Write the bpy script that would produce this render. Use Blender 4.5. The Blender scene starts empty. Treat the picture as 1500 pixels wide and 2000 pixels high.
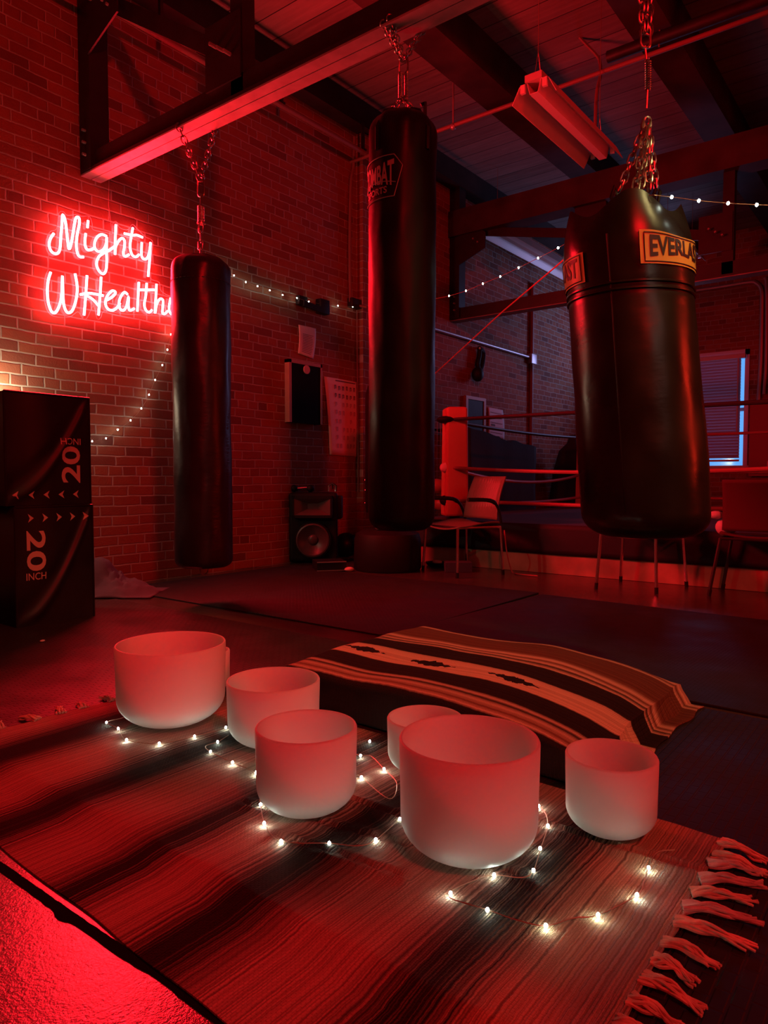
import bpy, bmesh, math, random
from mathutils import Vector, Matrix, noise
rnd = random.Random(7)
PI = math.pi
SC = bpy.context.scene
C = SC.collection

# ------------------------------------------------------------------ camera
CAM_H = 0.78
F_PX = 1387.0
YAW = math.radians(37.9)
PITCH = math.radians(-2.683)
cam = bpy.data.cameras.new('camera')
cam.sensor_fit = 'VERTICAL'; cam.sensor_height = 36.0; cam.sensor_width = 27.0
cam.lens = F_PX / 2000.0 * 36.0
cam.clip_start = 0.02; cam.clip_end = 100
camo = bpy.data.objects.new('camera', cam); C.objects.link(camo)
FW = Vector((math.cos(YAW)*math.cos(PITCH), math.sin(YAW)*math.cos(PITCH), math.sin(PITCH)))
RT = Vector((math.sin(YAW), -math.cos(YAW), 0))
UP = RT.cross(FW)
CAM = Vector((0, 0, CAM_H))
camo.matrix_world = Matrix(((RT.x, UP.x, -FW.x, CAM.x), (RT.y, UP.y, -FW.y, CAM.y), (RT.z, UP.z, -FW.z, CAM.z), (0, 0, 0, 1)))
SC.camera = camo
SC.view_settings.view_transform = 'Standard'
SC.view_settings.look = 'None'
SC.view_settings.gamma = 1
SC.view_settings.use_curve_mapping = False
SC.view_settings.exposure = 0.0
SC.cycles.use_denoising = True
SC.cycles.max_bounces = 8
SC.cycles.diffuse_bounces = 4
SC.cycles.transmission_bounces = 8
SC.cycles.transparent_max_bounces = 12
SC.cycles.sample_clamp_indirect = 6.0
SC.cycles.caustics_reflective = False
SC.cycles.caustics_refractive = False

# ------------------------------------------------------------------ measuring helpers (points of the room from sight lines)
def ray(px, py):
    return FW + RT*((px-750.0)/F_PX) + UP*(-(py-1000.0)/F_PX)
def on_z(px, py, z=0.0):
    d = ray(px, py); return CAM + d*((z-CAM.z)/d.z)
def on_y(px, py, y):
    d = ray(px, py); return CAM + d*((y-CAM.y)/d.y)
def on_x(px, py, x):
    d = ray(px, py); return CAM + d*((x-CAM.x)/d.x)
def deep(px, py, depth):
    return CAM + ray(px, py)*depth

WALL_Y = 4.73
FAR_X = 11.8
CEIL_Z = 4.5
BEAM_X = 2.74
V = Vector

# ------------------------------------------------------------------ world and lights
world = bpy.data.worlds.new('world'); SC.world = world; world.use_nodes = True
bg = world.node_tree.nodes['Background']
bg.inputs[0].default_value = (0.16, 0.45, 1.0, 1); bg.inputs[1].default_value = 1.1

def area(name, loc, target, sx, sy, color, power, spread=180):
    L = bpy.data.lights.new(name, 'AREA'); L.shape = 'RECTANGLE'; L.size = sx; L.size_y = sy
    L.color = color; L.energy = power; L.spread = math.radians(spread)
    o = bpy.data.objects.new(name, L); C.objects.link(o); o.location = loc
    o.rotation_euler = (V(target)-V(loc)).to_track_quat('-Z', 'Y').to_euler()
    return o
def point(name, loc, color, power, r=0.05):
    L = bpy.data.lights.new(name, 'POINT'); L.color = color; L.energy = power; L.shadow_soft_size = r
    o = bpy.data.objects.new(name, L); C.objects.link(o); o.location = loc; return o

NEON_C = V(on_y(215, 520, WALL_Y))
NEON_STRENGTH = 62
RED = (1.0, 0.004, 0.014)
area('neon_glow', (NEON_C.x, WALL_Y-0.12, NEON_C.z), (NEON_C.x+0.4, 0, NEON_C.z+0.2), 1.1, 0.7, RED, 215)
area('red_side_lamp', (4.37, -2.3, 1.7), (2.7, 1.5, 1.3), 0.25, 1.3, (1.0, 0.026, 0.010), 30)
area('red_rear_lamp', (-0.72, -2.33, 4.0), (4.5, 4.4, 1.2), 0.35, 0.35, (1.0, 0.004, 0.008), 175)
area('warm_label_fill', (2.45, -1.3, 3.9), (2.66, 0.75, 1.35), 0.2, 0.5, (1.0, 0.80, 0.30), 3.0, 45)  # unseen warm source, set high and narrow to keep off the wall
area('dim_warm_room_lamp', (0.6, -2.4, 2.3), (1.9, 1.8, 0.5), 0.7, 0.7, (1.0, 0.84, 0.66), 3.6)
point('lamp_behind_boxes', tuple(on_y(-6, 772, WALL_Y-0.12)), (1.0, 0.82, 0.55), 12.0, 0.03)
area('far_daylight_fill', (FAR_X-0.15, 3.2, 2.8), (9.2, WALL_Y, 3.3), 1.1, 1.2, (0.44, 0.46, 1.0), 22, 125)  # added panel standing in for daylight, no window built behind it

# ------------------------------------------------------------------ materials
def newmat(name):
    m = bpy.data.materials.new(name); m.use_nodes = True
    nt = m.node_tree; b = nt.nodes['Principled BSDF']
    return m, nt, b
class NT:
    """small wrapper to write node maths compactly"""
    def __init__(s, nt): s.nt = nt
    def n(s, t, **k):
        q = s.nt.nodes.new(t)
        for a, v in k.items(): setattr(q, a, v)
        return q
    def lk(s, a, b): s.nt.links.new(a, b)
    def put(s, sock, v):
        if isinstance(v, bpy.types.NodeSocket): s.lk(v, sock)
        else: sock.default_value = v
    def m(s, op, a, b=None, c=None):
        q = s.n('ShaderNodeMath', operation=op)
        s.put(q.inputs[0], a)
        if b is not None: s.put(q.inputs[1], b)
        if c is not None: s.put(q.inputs[2], c)
        return q.outputs[0]
    def mix(s, f, a, b):
        q = s.n('ShaderNodeMix', data_type='RGBA')
        s.put(q.inputs['Factor'], f)
        s.put(q.inputs[6], a); s.put(q.inputs[7], b)
        return q.outputs[2]
    def fmix(s, f, a, b):
        q = s.n('ShaderNodeMix', data_type='FLOAT')
        s.put(q.inputs[0], f); s.put(q.inputs[2], a); s.put(q.inputs[3], b)
        return q.outputs[0]
    def coords(s):
        tc = s.n('ShaderNodeTexCoord'); sp = s.n('ShaderNodeSeparateXYZ'); s.lk(tc.outputs['Object'], sp.inputs[0])
        return tc.outputs['Object'], sp.outputs[0], sp.outputs[1], sp.outputs[2]
    def noise(s, vec, scale, detail=3, rough=0.5):
        q = s.n('ShaderNodeTexNoise'); q.inputs['Scale'].default_value = scale; q.inputs['Detail'].default_value = detail
        q.inputs['Roughness'].default_value = rough
        if vec is not None: s.lk(vec, q.inputs['Vector'])
        return q.outputs['Fac'], q.outputs['Color']
    def comb(s, x, y, z):
        q = s.n('ShaderNodeCombineXYZ'); s.put(q.inputs[0], x); s.put(q.inputs[1], y); s.put(q.inputs[2], z); return q.outputs[0]
    def ramp(s, f, pts, interp='LINEAR'):
        q = s.n('ShaderNodeValToRGB'); q.color_ramp.interpolation = interp
        e = q.color_ramp.elements
        while len(e) < len(pts): e.new(0.5)
        for i, (p, c) in enumerate(pts): e[i].position = p; e[i].color = (*c, 1)
        s.put(q.inputs[0], f); return q.outputs[0]
    def bump(s, h, strength, dist, b, normal=None):
        q = s.n('ShaderNodeBump'); q.inputs['Strength'].default_value = strength; q.inputs['Distance'].default_value = dist
        s.lk(h, q.inputs['Height'])
        if normal is not None: s.lk(normal, q.inputs['Normal'])
        s.lk(q.outputs[0], b.inputs['Normal']); return q.outputs[0]
def c4(c): return (*c, 1)

def plain(name, col, rough=0.5, metal=0.0, spec=0.5, nscale=0, namt=0.25, bump=0, bscale=80, bdist=0.002, coat=0):
    m, nt, b = newmat(name); w = NT(nt)
    b.inputs['Base Color'].default_value = c4(col); b.inputs['Roughness'].default_value = rough
    b.inputs['Metallic'].default_value = metal; b.inputs['Specular IOR Level'].default_value = spec
    if coat: b.inputs['Coat Weight'].default_value = coat
    vec = w.coords()[0]
    if nscale:
        f, _ = w.noise(vec, nscale, 4)
        d = tuple(max(0, x*(1-namt)) for x in col); l = tuple(min(1, x*(1+namt)) for x in col)
        w.lk(w.ramp(f, [(0.3, d), (0.7, l)]), b.inputs['Base Color'])
    if bump:
        f, _ = w.noise(vec, bscale, 4); w.bump(f, bump, bdist, b)
    return m

def brick(name, axis, hk):
    m, nt, b = newmat(name); w = NT(nt)
    vec, X, Y, Z = w.coords()
    u = X if axis == 'x' else Y
    nf, nc = w.noise(vec, 9, 3)
    nf2, _ = w.noise(vec, 2.3, 2)
    u2 = w.m('ADD', u, w.m('MULTIPLY', w.m('SUBTRACT', nf, 0.5), 0.016))
    v2 = w.m('ADD', Z, w.m('ADD', w.m('MULTIPLY', w.m('SUBTRACT', nf, 0.5), 0.012), w.m('MULTIPLY', w.m('SUBTRACT', nf2, 0.5), 0.02)))
    H = 0.0728
    r = w.m('DIVIDE', v2, H); row = w.m('FLOOR', r); fv = w.m('FRACT', r)
    hdr = w.m('COMPARE', w.m('MODULO', row, 8.0), float(hk), 0.1)
    L = w.fmix(hdr, 0.223, 0.1115)
    wn = w.n('ShaderNodeTexWhiteNoise', noise_dimensions='1D'); w.lk(row, wn.inputs['W'])
    sh = w.m('ADD', w.m('MULTIPLY', w.m('MODULO', row, 2.0), 0.5), w.m('MULTIPLY', wn.outputs[0], 0.22))
    ux = w.m('ADD', w.m('DIVIDE', u2, L), sh)
    fu = w.m('FRACT', ux)
    du = w.m('MULTIPLY', w.m('MINIMUM', fu, w.m('SUBTRACT', 1.0, fu)), L)
    dv = w.m('MULTIPLY', w.m('MINIMUM', fv, w.m('SUBTRACT', 1.0, fv)), H)
    d = w.m('MINIMUM', du, dv)
    mr = w.n('ShaderNodeMapRange'); mr.interpolation_type = 'SMOOTHSTEP'
    w.lk(d, mr.inputs[0]); mr.inputs[1].default_value = 0.0035; mr.inputs[2].default_value = 0.0075
    mask = mr.outputs[0]
    wn2 = w.n('ShaderNodeTexWhiteNoise', noise_dimensions='3D'); w.lk(w.comb(w.m('FLOOR', ux), row, 0.0), wn2.inputs['Vector'])
    bc = w.ramp(wn2.outputs[0], [(0.0, (0.15, 0.055, 0.04)), (0.1, (0.22, 0.072, 0.046)), (0.5, (0.28, 0.092, 0.052)), (0.85, (0.32, 0.12, 0.066)), (1.0, (0.27, 0.14, 0.09))])
    blot, _ = w.noise(vec, 14, 5, 0.65)
    bc = w.mix(w.m('MULTIPLY', w.m('SUBTRACT', blot, 0.35), 0.9), bc, c4((0.15, 0.07, 0.05)))
    mort = w.ramp(nf, [(0.2, (0.30, 0.26, 0.22)), (0.8, (0.44, 0.39, 0.33))])
    w.lk(w.mix(mask, mort, bc), b.inputs['Base Color'])
    b.inputs['Roughness'].default_value = 0.85; b.inputs['Specular IOR Level'].default_value = 0.25
    fine, _ = w.noise(vec, 90, 4)
    hgt = w.m('ADD', mask, w.m('MULTIPLY', fine, 0.35))
    w.bump(hgt, 0.8, 0.008, b)
    return m

def planks(name):
    m, nt, b = newmat(name); w = NT(nt); vec, X, Y, Z = w.coords()
    p = w.m('DIVIDE', X, 0.24); fr = w.m('FRACT', p); row = w.m('FLOOR', p)
    wn = w.n('ShaderNodeTexWhiteNoise', noise_dimensions='1D'); w.lk(row, wn.inputs['W'])
    sc = w.n('ShaderNodeVectorMath', operation='MULTIPLY'); w.lk(vec, sc.inputs[0]); sc.inputs[1].default_value = (9, 0.7, 1)
    g, _ = w.noise(sc.outputs[0], 3, 5, 0.6)
    bl, _ = w.noise(vec, 1.1, 4, 0.6)
    col = w.ramp(w.m('ADD', w.m('MULTIPLY', g, 0.6), w.m('MULTIPLY', wn.outputs[0], 0.35)), [(0.2, (0.17, 0.13, 0.11)), (0.75, (0.46, 0.40, 0.35))])
    col = w.mix(w.m('MULTIPLY', bl, 0.8), col, c4((0.12, 0.10, 0.09)))
    gap = w.m('LESS_THAN', fr, 0.035)
    w.lk(w.mix(gap, col, c4((0.02, 0.015, 0.012))), b.inputs['Base Color'])
    b.inputs['Roughness'].default_value = 0.8; b.inputs['Specular IOR Level'].default_value = 0.2
    w.bump(w.m('SUBTRACT', g, gap), 0.5, 0.01, b)
    return m

def concrete(name):
    m, nt, b = newmat(name); w = NT(nt); vec, X, Y, Z = w.coords()
    a, _ = w.noise(vec, 2.2, 6, 0.6); f, _ = w.noise(vec, 26, 5, 0.6); f2, _ = w.noise(vec, 95, 4, 0.65)
    w.lk(w.ramp(a, [(0.3, (0.035, 0.027, 0.025)), (0.7, (0.085, 0.068, 0.06))]), b.inputs['Base Color'])
    w.lk(w.ramp(w.m('ADD', w.m('MULTIPLY', a, 0.6), w.m('MULTIPLY', f, 0.4)), [(0.3, (0.14,)*3), (0.7, (0.27,)*3)]), b.inputs['Roughness'])
    b.inputs['Specular IOR Level'].default_value = 0.6
    vo = w.n('ShaderNodeTexVoronoi'); vo.inputs['Scale'].default_value = 60; w.lk(vec, vo.inputs['Vector'])
    h = w.m('ADD', w.m('ADD', w.m('MULTIPLY', f, 0.22), w.m('MULTIPLY', f2, 0.5)), w.m('MULTIPLY', vo.outputs['Distance'], 0.12))
    f3, _ = w.noise(vec, 240, 3, 0.6)
    h = w.m('ADD', h, w.m('MULTIPLY', f3, 0.35))
    w.bump(h, 0.30, 0.004, b)
    return m

def rubber_weave(name, col, rough, amount, cell):
    m, nt, b = newmat(name); w = NT(nt); vec, X, Y, Z = w.coords()
    b.inputs['Base Color'].default_value = c4(col)
    br = w.n('ShaderNodeTexBrick'); w.lk(vec, br.inputs['Vector'])
    br.inputs['Scale'].default_value = 1.0; br.inputs['Brick Width'].default_value = cell; br.inputs['Row Height'].default_value = cell*0.5
    br.inputs['Mortar Size'].default_value = cell*0.07; br.inputs['Mortar Smooth'].default_value = 0.6
    br.inputs['Color1'].default_value = (1, 1, 1, 1); br.inputs['Color2'].default_value = (0.8, 0.8, 0.8, 1); br.inputs['Mortar'].default_value = (0, 0, 0, 1)
    f, _ = w.noise(vec, 5, 4)
    rr = w.ramp(f, [(0.3, (rough-0.08,)*3), (0.7, (rough+0.1,)*3)]); w.lk(rr, b.inputs['Roughness'])
    b.inputs['Specular IOR Level'].default_value = 0.4
    w.bump(br.outputs['Color'], amount, 0.009, b)
    return m

def leather(name, col, rough, bumpy=0.25, scale=55, spec=0.34):
    m, nt, b = newmat(name); w = NT(nt); vec, X, Y, Z = w.coords()
    f, _ = w.noise(vec, scale, 4, 0.6); g, _ = w.noise(vec, 5, 4)
    sc = w.n('ShaderNodeVectorMath', operation='MULTIPLY'); w.lk(vec, sc.inputs[0]); sc.inputs[1].default_value = (1, 1, 2.2)
    cr, _ = w.noise(sc.outputs[0], 16, 3, 0.6)
    w.lk(w.ramp(g, [(0.3, tuple(x*0.7 for x in col)), (0.7, tuple(x*1.3 for x in col))]), b.inputs['Base Color'])
    w.lk(w.ramp(g, [(0.3, (rough-0.06,)*3), (0.7, (rough+0.08,)*3)]), b.inputs['Roughness'])
    b.inputs['Specular IOR Level'].default_value = spec
    w.bump(w.m('ADD', w.m('MULTIPLY', f, 0.35), cr), bumpy, 0.006, b)
    return m

def stripes(name, axis, stops, motif=None, weave=260, fine=0.5, scale_line=150, jit=0.0):
    """woven cloth whose bands follow one axis; stops = [(pos_m, rgb)...]"""
    m, nt, b = newmat(name); w = NT(nt); vec, X, Y, Z = w.coords()
    a = X if axis == 'x' else Y
    lo, hi = stops[0][0], stops[-1][0]
    wob, _ = w.noise(vec, 6, 3); wob2, _ = w.noise(vec, 60, 3)
    a2 = w.m('ADD', a, w.m('ADD', w.m('MULTIPLY', w.m('SUBTRACT', wob, 0.5), 0.010), w.m('MULTIPLY', w.m('SUBTRACT', wob2, 0.5), 0.005)))
    jn_ = w.n('ShaderNodeTexNoise', noise_dimensions='1D'); w.lk(w.m('MULTIPLY', a2, scale_line*0.8), jn_.inputs['W']); jn_.inputs['Scale'].default_value = 1.0; jn_.inputs['Detail'].default_value = 3
    t = w.m('DIVIDE', w.m('SUBTRACT', w.m('ADD', a2, w.m('MULTIPLY', w.m('SUBTRACT', jn_.outputs['Fac'], 0.5), jit)), lo), hi-lo)
    # ramps hold at most 32 stops, enough for one cloth
    col = w.ramp(t, [((p-lo)/(hi-lo), c) for p, c in stops])
    ln = w.n('ShaderNodeTexNoise', noise_dimensions='1D'); w.lk(w.m('MULTIPLY', a2, scale_line), ln.inputs['W']); ln.inputs['Scale'].default_value = 1.0; ln.inputs['Detail'].default_value = 3
    k = w.ramp(ln.outputs['Fac'], [(0.36, (1-fine,)*3), (0.58, (1.05,)*3)])
    mx = w.n('ShaderNodeMix', data_type='RGBA', blend_type='MULTIPLY'); mx.inputs['Factor'].default_value = 1.0
    w.lk(col, mx.inputs[6]); w.lk(k, mx.inputs[7]); col = mx.outputs[2]
    if motif:
        xc, hw, ys, hl = motif
        n1, _ = w.noise(vec, 70, 2)
        uu = w.m('ABSOLUTE', w.m('DIVIDE', w.m('SUBTRACT', X, xc), hw))
        msk = None
        for yc in ys:
            yy = w.m('ABSOLUTE', w.m('DIVIDE', w.m('SUBTRACT', Y, yc), hl))
            zig = w.m('PINGPONG', w.m('MULTIPLY', Y, 30.0), 0.5)
            sh = w.m('ADD', w.m('ADD', w.m('MULTIPLY', uu, 1.25), yy), w.m('ADD', w.m('MULTIPLY', zig, 0.45), w.m('MULTIPLY', n1, 0.55)))
            q = w.m('LESS_THAN', sh, 1.1)
            msk = q if msk is None else w.m('MAXIMUM', msk, q)
        col = w.mix(msk, col, c4((0.012, 0.010, 0.010)))
    f, _ = w.noise(vec, 300, 3)
    w.lk(w.mix(w.m('MULTIPLY', f, 0.25), col, c4((0.02, 0.016, 0.014))), b.inputs['Base Color'])
    b.inputs['Roughness'].default_value = 0.95; b.inputs['Specular IOR Level'].default_value = 0.12
    wv = w.n('ShaderNodeTexBrick'); w.lk(vec, wv.inputs['Vector']); wv.inputs['Scale'].default_value = 1.0
    wv.inputs['Brick Width'].default_value = 0.010; wv.inputs['Row Height'].default_value = 0.0052; wv.inputs['Mortar Size'].default_value = 0.0011
    wv.inputs['Mortar Smooth'].default_value = 1.0
    wv.inputs['Color1'].default_value = (1, 1, 1, 1); wv.inputs['Color2'].default_value = (.7, .7, .7, 1); wv.inputs['Mortar'].default_value = (0, 0, 0, 1)
    w.bump(w.m('ADD', w.m('ADD', wv.outputs['Color'], w.m('MULTIPLY', ln.outputs['Fac'], 1.2)), f), 0.7, 0.003, b)
    return m

def emit(name, col, strength):
    m = bpy.data.materials.new(name); m.use_nodes = True; nt = m.node_tree
    nt.nodes.remove(nt.nodes['Principled BSDF'])
    e = nt.nodes.new('ShaderNodeEmission'); e.inputs[0].default_value = c4(col); e.inputs[1].default_value = strength
    nt.links.new(e.outputs[0], nt.nodes['Material Output'].inputs[0]); return m

def frosted(name):
    m = bpy.data.materials.new(name); m.use_nodes = True; nt = m.node_tree; w = NT(nt)
    nt.nodes.remove(nt.nodes['Principled BSDF'])
    vec = w.coords()[0]
    tr = w.n('ShaderNodeBsdfTranslucent'); tr.inputs[0].default_value = (0.93, 0.92, 0.90, 1)
    df = w.n('ShaderNodeBsdfDiffuse'); df.inputs[0].default_value = (0.86, 0.86, 0.84, 1)
    gl = w.n('ShaderNodeBsdfGlossy'); gl.inputs['Roughness'].default_value = 0.55; gl.inputs[0].default_value = (0.9, 0.9, 0.9, 1)
    m1 = w.n('ShaderNodeMixShader'); m1.inputs[0].default_value = 0.33
    w.lk(tr.outputs[0], m1.inputs[1]); w.lk(df.outputs[0], m1.inputs[2])
    fr = w.n('ShaderNodeFresnel'); fr.inputs[0].default_value = 1.35
    m2 = w.n('ShaderNodeMixShader'); w.lk(w.m('MULTIPLY', fr.outputs[0], 0.5), m2.inputs[0])
    w.lk(m1.outputs[0], m2.inputs[1]); w.lk(gl.outputs[0], m2.inputs[2])
    w.lk(m2.outputs[0], nt.nodes['Material Output'].inputs[0])
    return m

def clear(name, tint=(1, 1, 1), gloss=0.06):
    m = bpy.data.materials.new(name); m.use_nodes = True; nt = m.node_tree; w = NT(nt)
    nt.nodes.remove(nt.nodes['Principled BSDF'])
    t = w.n('ShaderNodeBsdfTransparent'); t.inputs[0].default_value = c4(tint)
    g = w.n('ShaderNodeBsdfGlossy'); g.inputs['Roughness'].default_value = 0.08
    mx = w.n('ShaderNodeMixShader'); mx.inputs[0].default_value = gloss
    w.lk(t.outputs[0], mx.inputs[1]); w.lk(g.outputs[0], mx.inputs[2]); w.lk(mx.outputs[0], nt.nodes['Material Output'].inputs[0])
    return m

M = {}
M['brick_x'] = brick('brick_wall', 'x', 3)
M['brick_y'] = brick('brick_wall_end', 'y', 3)
M['planks'] = planks('ceiling_boards')
M['concrete'] = concrete('painted_concrete')
M['joint'] = plain('black_joint_filler', (0.003, 0.003, 0.003), 0.95, spec=0.03, bump=0.5, bscale=60)
M['mat_weave'] = rubber_weave('woven_rubber', (0.030, 0.022, 0.022), 0.40, 1.0, 0.040)
M['mat_dash'] = rubber_weave('ribbed_rubber', (0.011, 0.009, 0.010), 0.6, 0.7, 0.05)
M['mat_smooth'] = rubber_weave('dull_rubber', (0.011, 0.009, 0.010), 0.62, 0.5, 0.03)
M['timber'] = plain('dark_timber', (0.040, 0.028, 0.026), 0.75, spec=0.25, nscale=3, namt=0.4, bump=0.3, bscale=20)
M['timber_light'] = plain('pale_board', (0.42, 0.30, 0.20), 0.55, nscale=4, namt=0.25, bump=0.2, bscale=25)
M['steel_black'] = plain('black_painted_steel', (0.012, 0.011, 0.012), 0.5, nscale=8, namt=0.4)
M['steel_grey'] = plain('dull_grey_steel', (0.22, 0.20, 0.20), 0.6, metal=0.0, spec=0.3, nscale=9, namt=0.18, bump=0.12, bscale=40)
M['chain'] = plain('worn_steel', (0.42, 0.36, 0.32), 0.32, metal=1.0, nscale=40, namt=0.4)
M['chrome'] = plain('chrome_tube', (0.75, 0.73, 0.72), 0.22, metal=1.0)
M['pipe'] = plain('galvanised_pipe', (0.42, 0.40, 0.42), 0.4, metal=0.6)
M['pipe_paint'] = plain('painted_pipe', (0.20, 0.11, 0.09), 0.55)
M['vinyl_purple'] = leather('dark_vinyl', (0.018, 0.012, 0.018), 0.36, 0.22, 40)
M['leather_black'] = leather('black_leather', (0.006, 0.005, 0.005), 0.42, 0.14, 50, 0.12)
M['leather_green'] = leather('worn_black_leather', (0.009, 0.009, 0.007), 0.29, 0.13, 45, 0.42)
M['vinyl_box'] = leather('black_box_vinyl', (0.014, 0.011, 0.013), 0.42, 0.12, 30)
M['stitch'] = plain('dark_stitching', (0.03, 0.028, 0.028), 0.7)
M['print_cream'] = plain('cream_print', (0.62, 0.50, 0.40), 0.6)
M['print_grey'] = plain('grey_print', (0.20, 0.165, 0.16), 0.6)
M['label_yellow'] = plain('yellow_label', (0.55, 0.40, 0.07), 0.42, bump=0.3, bscale=45, bdist=0.003)
M['label_ink'] = plain('black_ink', (0.012, 0.010, 0.010), 0.5)
M['paper'] = plain('paper', (0.74, 0.70, 0.66), 0.8)
M['paper_pink'] = plain('poster_paper', (0.60, 0.52, 0.54), 0.7)
M['ink'] = plain('print_ink', (0.14, 0.10, 0.10), 0.8)
M['ink_faint'] = plain('faded_ink', (0.44, 0.36, 0.34), 0.8)
M['black_board'] = plain('black_board', (0.008, 0.007, 0.007), 0.8, spec=0.08)
M['frame_wood'] = plain('board_frame', (0.40, 0.24, 0.17), 0.55)
M['abs'] = plain('black_plastic', (0.008, 0.007, 0.007), 0.6, spec=0.3, bump=0.2, bscale=300, bdist=0.0006)
M['cone'] = plain('speaker_cone', (0.10, 0.06, 0.06), 0.35)
M['horn'] = plain('speaker_horn', (0.12, 0.07, 0.07), 0.45)
M['seat'] = plain('pale_chair_plastic', (0.17, 0.15, 0.11), 0.5)
M['seat_red'] = plain('red_chair_fabric', (0.075, 0.02, 0.022), 0.85, bump=0.2, bscale=200)
M['pad_red'] = plain('red_vinyl_pad', (0.60, 0.16, 0.12), 0.45, bump=0.2, bscale=12, bdist=0.01)
M['pad_side'] = plain('tan_pad_edge', (0.38, 0.20, 0.10), 0.6)
M['apron'] = plain('navy_ring_apron', (0.012, 0.011, 0.022), 0.7, bump=0.3, bscale=10, bdist=0.01)
M['canvas'] = plain('ring_canvas', (0.05, 0.045, 0.06), 0.8)
M['rope_red'] = plain('red_rope_cover', (0.42, 0.13, 0.14), 0.5)
M['rope_dark'] = plain('dark_rope_cover', (0.030, 0.018, 0.03), 0.5)
M['cloth_dark'] = plain('dark_cloth', (0.020, 0.017, 0.02), 0.9, bump=0.3, bscale=30, bdist=0.005)
M['cloth_purple'] = plain('purple_grey_cloth', (0.085, 0.05, 0.075), 0.9, bump=0.4, bscale=30, bdist=0.006)
M['cloth_white'] = plain('white_cloth', (0.62, 0.62, 0.68), 0.9)
M['cloth_pink'] = plain('pale_wrap', (0.62, 0.42, 0.40), 0.8)
M['glove_red'] = plain('red_glove_leather', (0.45, 0.07, 0.06), 0.4)
M['foam_blue'] = plain('blue_grey_foam', (0.05, 0.05, 0.085), 0.8)
M['enamel'] = plain('white_enamel', (0.70, 0.55, 0.50), 0.38)
M['enamel_top'] = plain('lamp_body_enamel', (0.50, 0.36, 0.33), 0.5)
M['wire'] = plain('copper_wire', (0.55, 0.40, 0.30), 0.35, metal=0.8)
M['wire_red'] = plain('red_cord', (0.55, 0.16, 0.14), 0.6)
M['tassel'] = plain('cream_yarn', (0.50, 0.37, 0.27), 0.95, nscale=30, namt=0.3, bump=0.6, bscale=160)
M['tassel_grey'] = plain('grey_yarn', (0.38, 0.33, 0.29), 0.95, nscale=30, namt=0.3, bump=0.6, bscale=160)
M['bulb'] = emit('fairy_bulb_glow', (0.80, 1.0, 0.80), 120)
M['bulb_wall'] = emit('wall_bulb_glow', (0.84, 1.0, 0.84), 46)
M['neon'] = emit('red_neon_glow', (1.0, 0.040, 0.052), NEON_STRENGTH)
M['acrylic'] = clear('clear_acrylic', (0.98, 0.96, 0.96), 0.03)
M['acrylic_edge'] = plain('acrylic_edge', (0.75, 0.45, 0.45), 0.3)
M['glass'] = clear('window_glass', (0.9, 0.97, 1.0), 0.06)
M['blind'] = plain('blind_slat', (0.42, 0.40, 0.46), 0.30)
M['win_white'] = plain('white_window_frame', (0.55, 0.55, 0.60), 0.45)
M['far_panel'] = plain('red_panel', (0.34, 0.10, 0.10), 0.6)
M['frost'] = frosted('frosted_quartz')
M['tape'] = plain('stone_speck', (0.6, 0.55, 0.5), 0.9)
BR = (0.012, 0.008, 0.007); LT = (0.40, 0.26, 0.20); TN = (0.40, 0.28, 0.17); GR = (0.30, 0.29, 0.25)
M['rug'] = stripes('striped_rug', 'y', [(0.30, TN), (0.37, GR), (0.43, TN), (0.48, TN), (0.57, BR), (0.61, BR), (0.70, LT), (0.83, LT), (0.95, BR), (1.01, BR), (1.09, LT), (1.16, LT), (1.24, BR), (1.28, BR), (1.37, LT), (1.49, LT), (1.59, BR), (1.65, BR), (1.75, LT), (1.87, LT), (1.98, BR), (2.07, BR), (2.17, LT), (2.36, LT)], fine=0.42, scale_line=190, jit=0.16)
BK = (0.020, 0.012, 0.010); BW = (0.15, 0.055, 0.035); CR = (0.66, 0.43, 0.32)
M['blanket'] = stripes('serape_blanket', 'x', [(1.60, BK), (1.695, BK), (1.700, CR), (1.72, BW), (1.74, CR), (1.765, BK), (1.78, CR), (1.795, BK), (1.895, BK), (1.902, CR), (2.030, CR), (2.037, BK), (2.148, BK), (2.155, CR), (2.175, BK), (2.19, CR), (2.21, BW), (2.23, CR), (2.26, BW), (2.45, BW), (2.458, CR), (2.48, BW), (2.50, CR), (2.52, BW), (2.60, BK)], motif=(1.966, 0.052, (1.62, 1.33, 1.02), 0.13), fine=0.25, scale_line=70)

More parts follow.
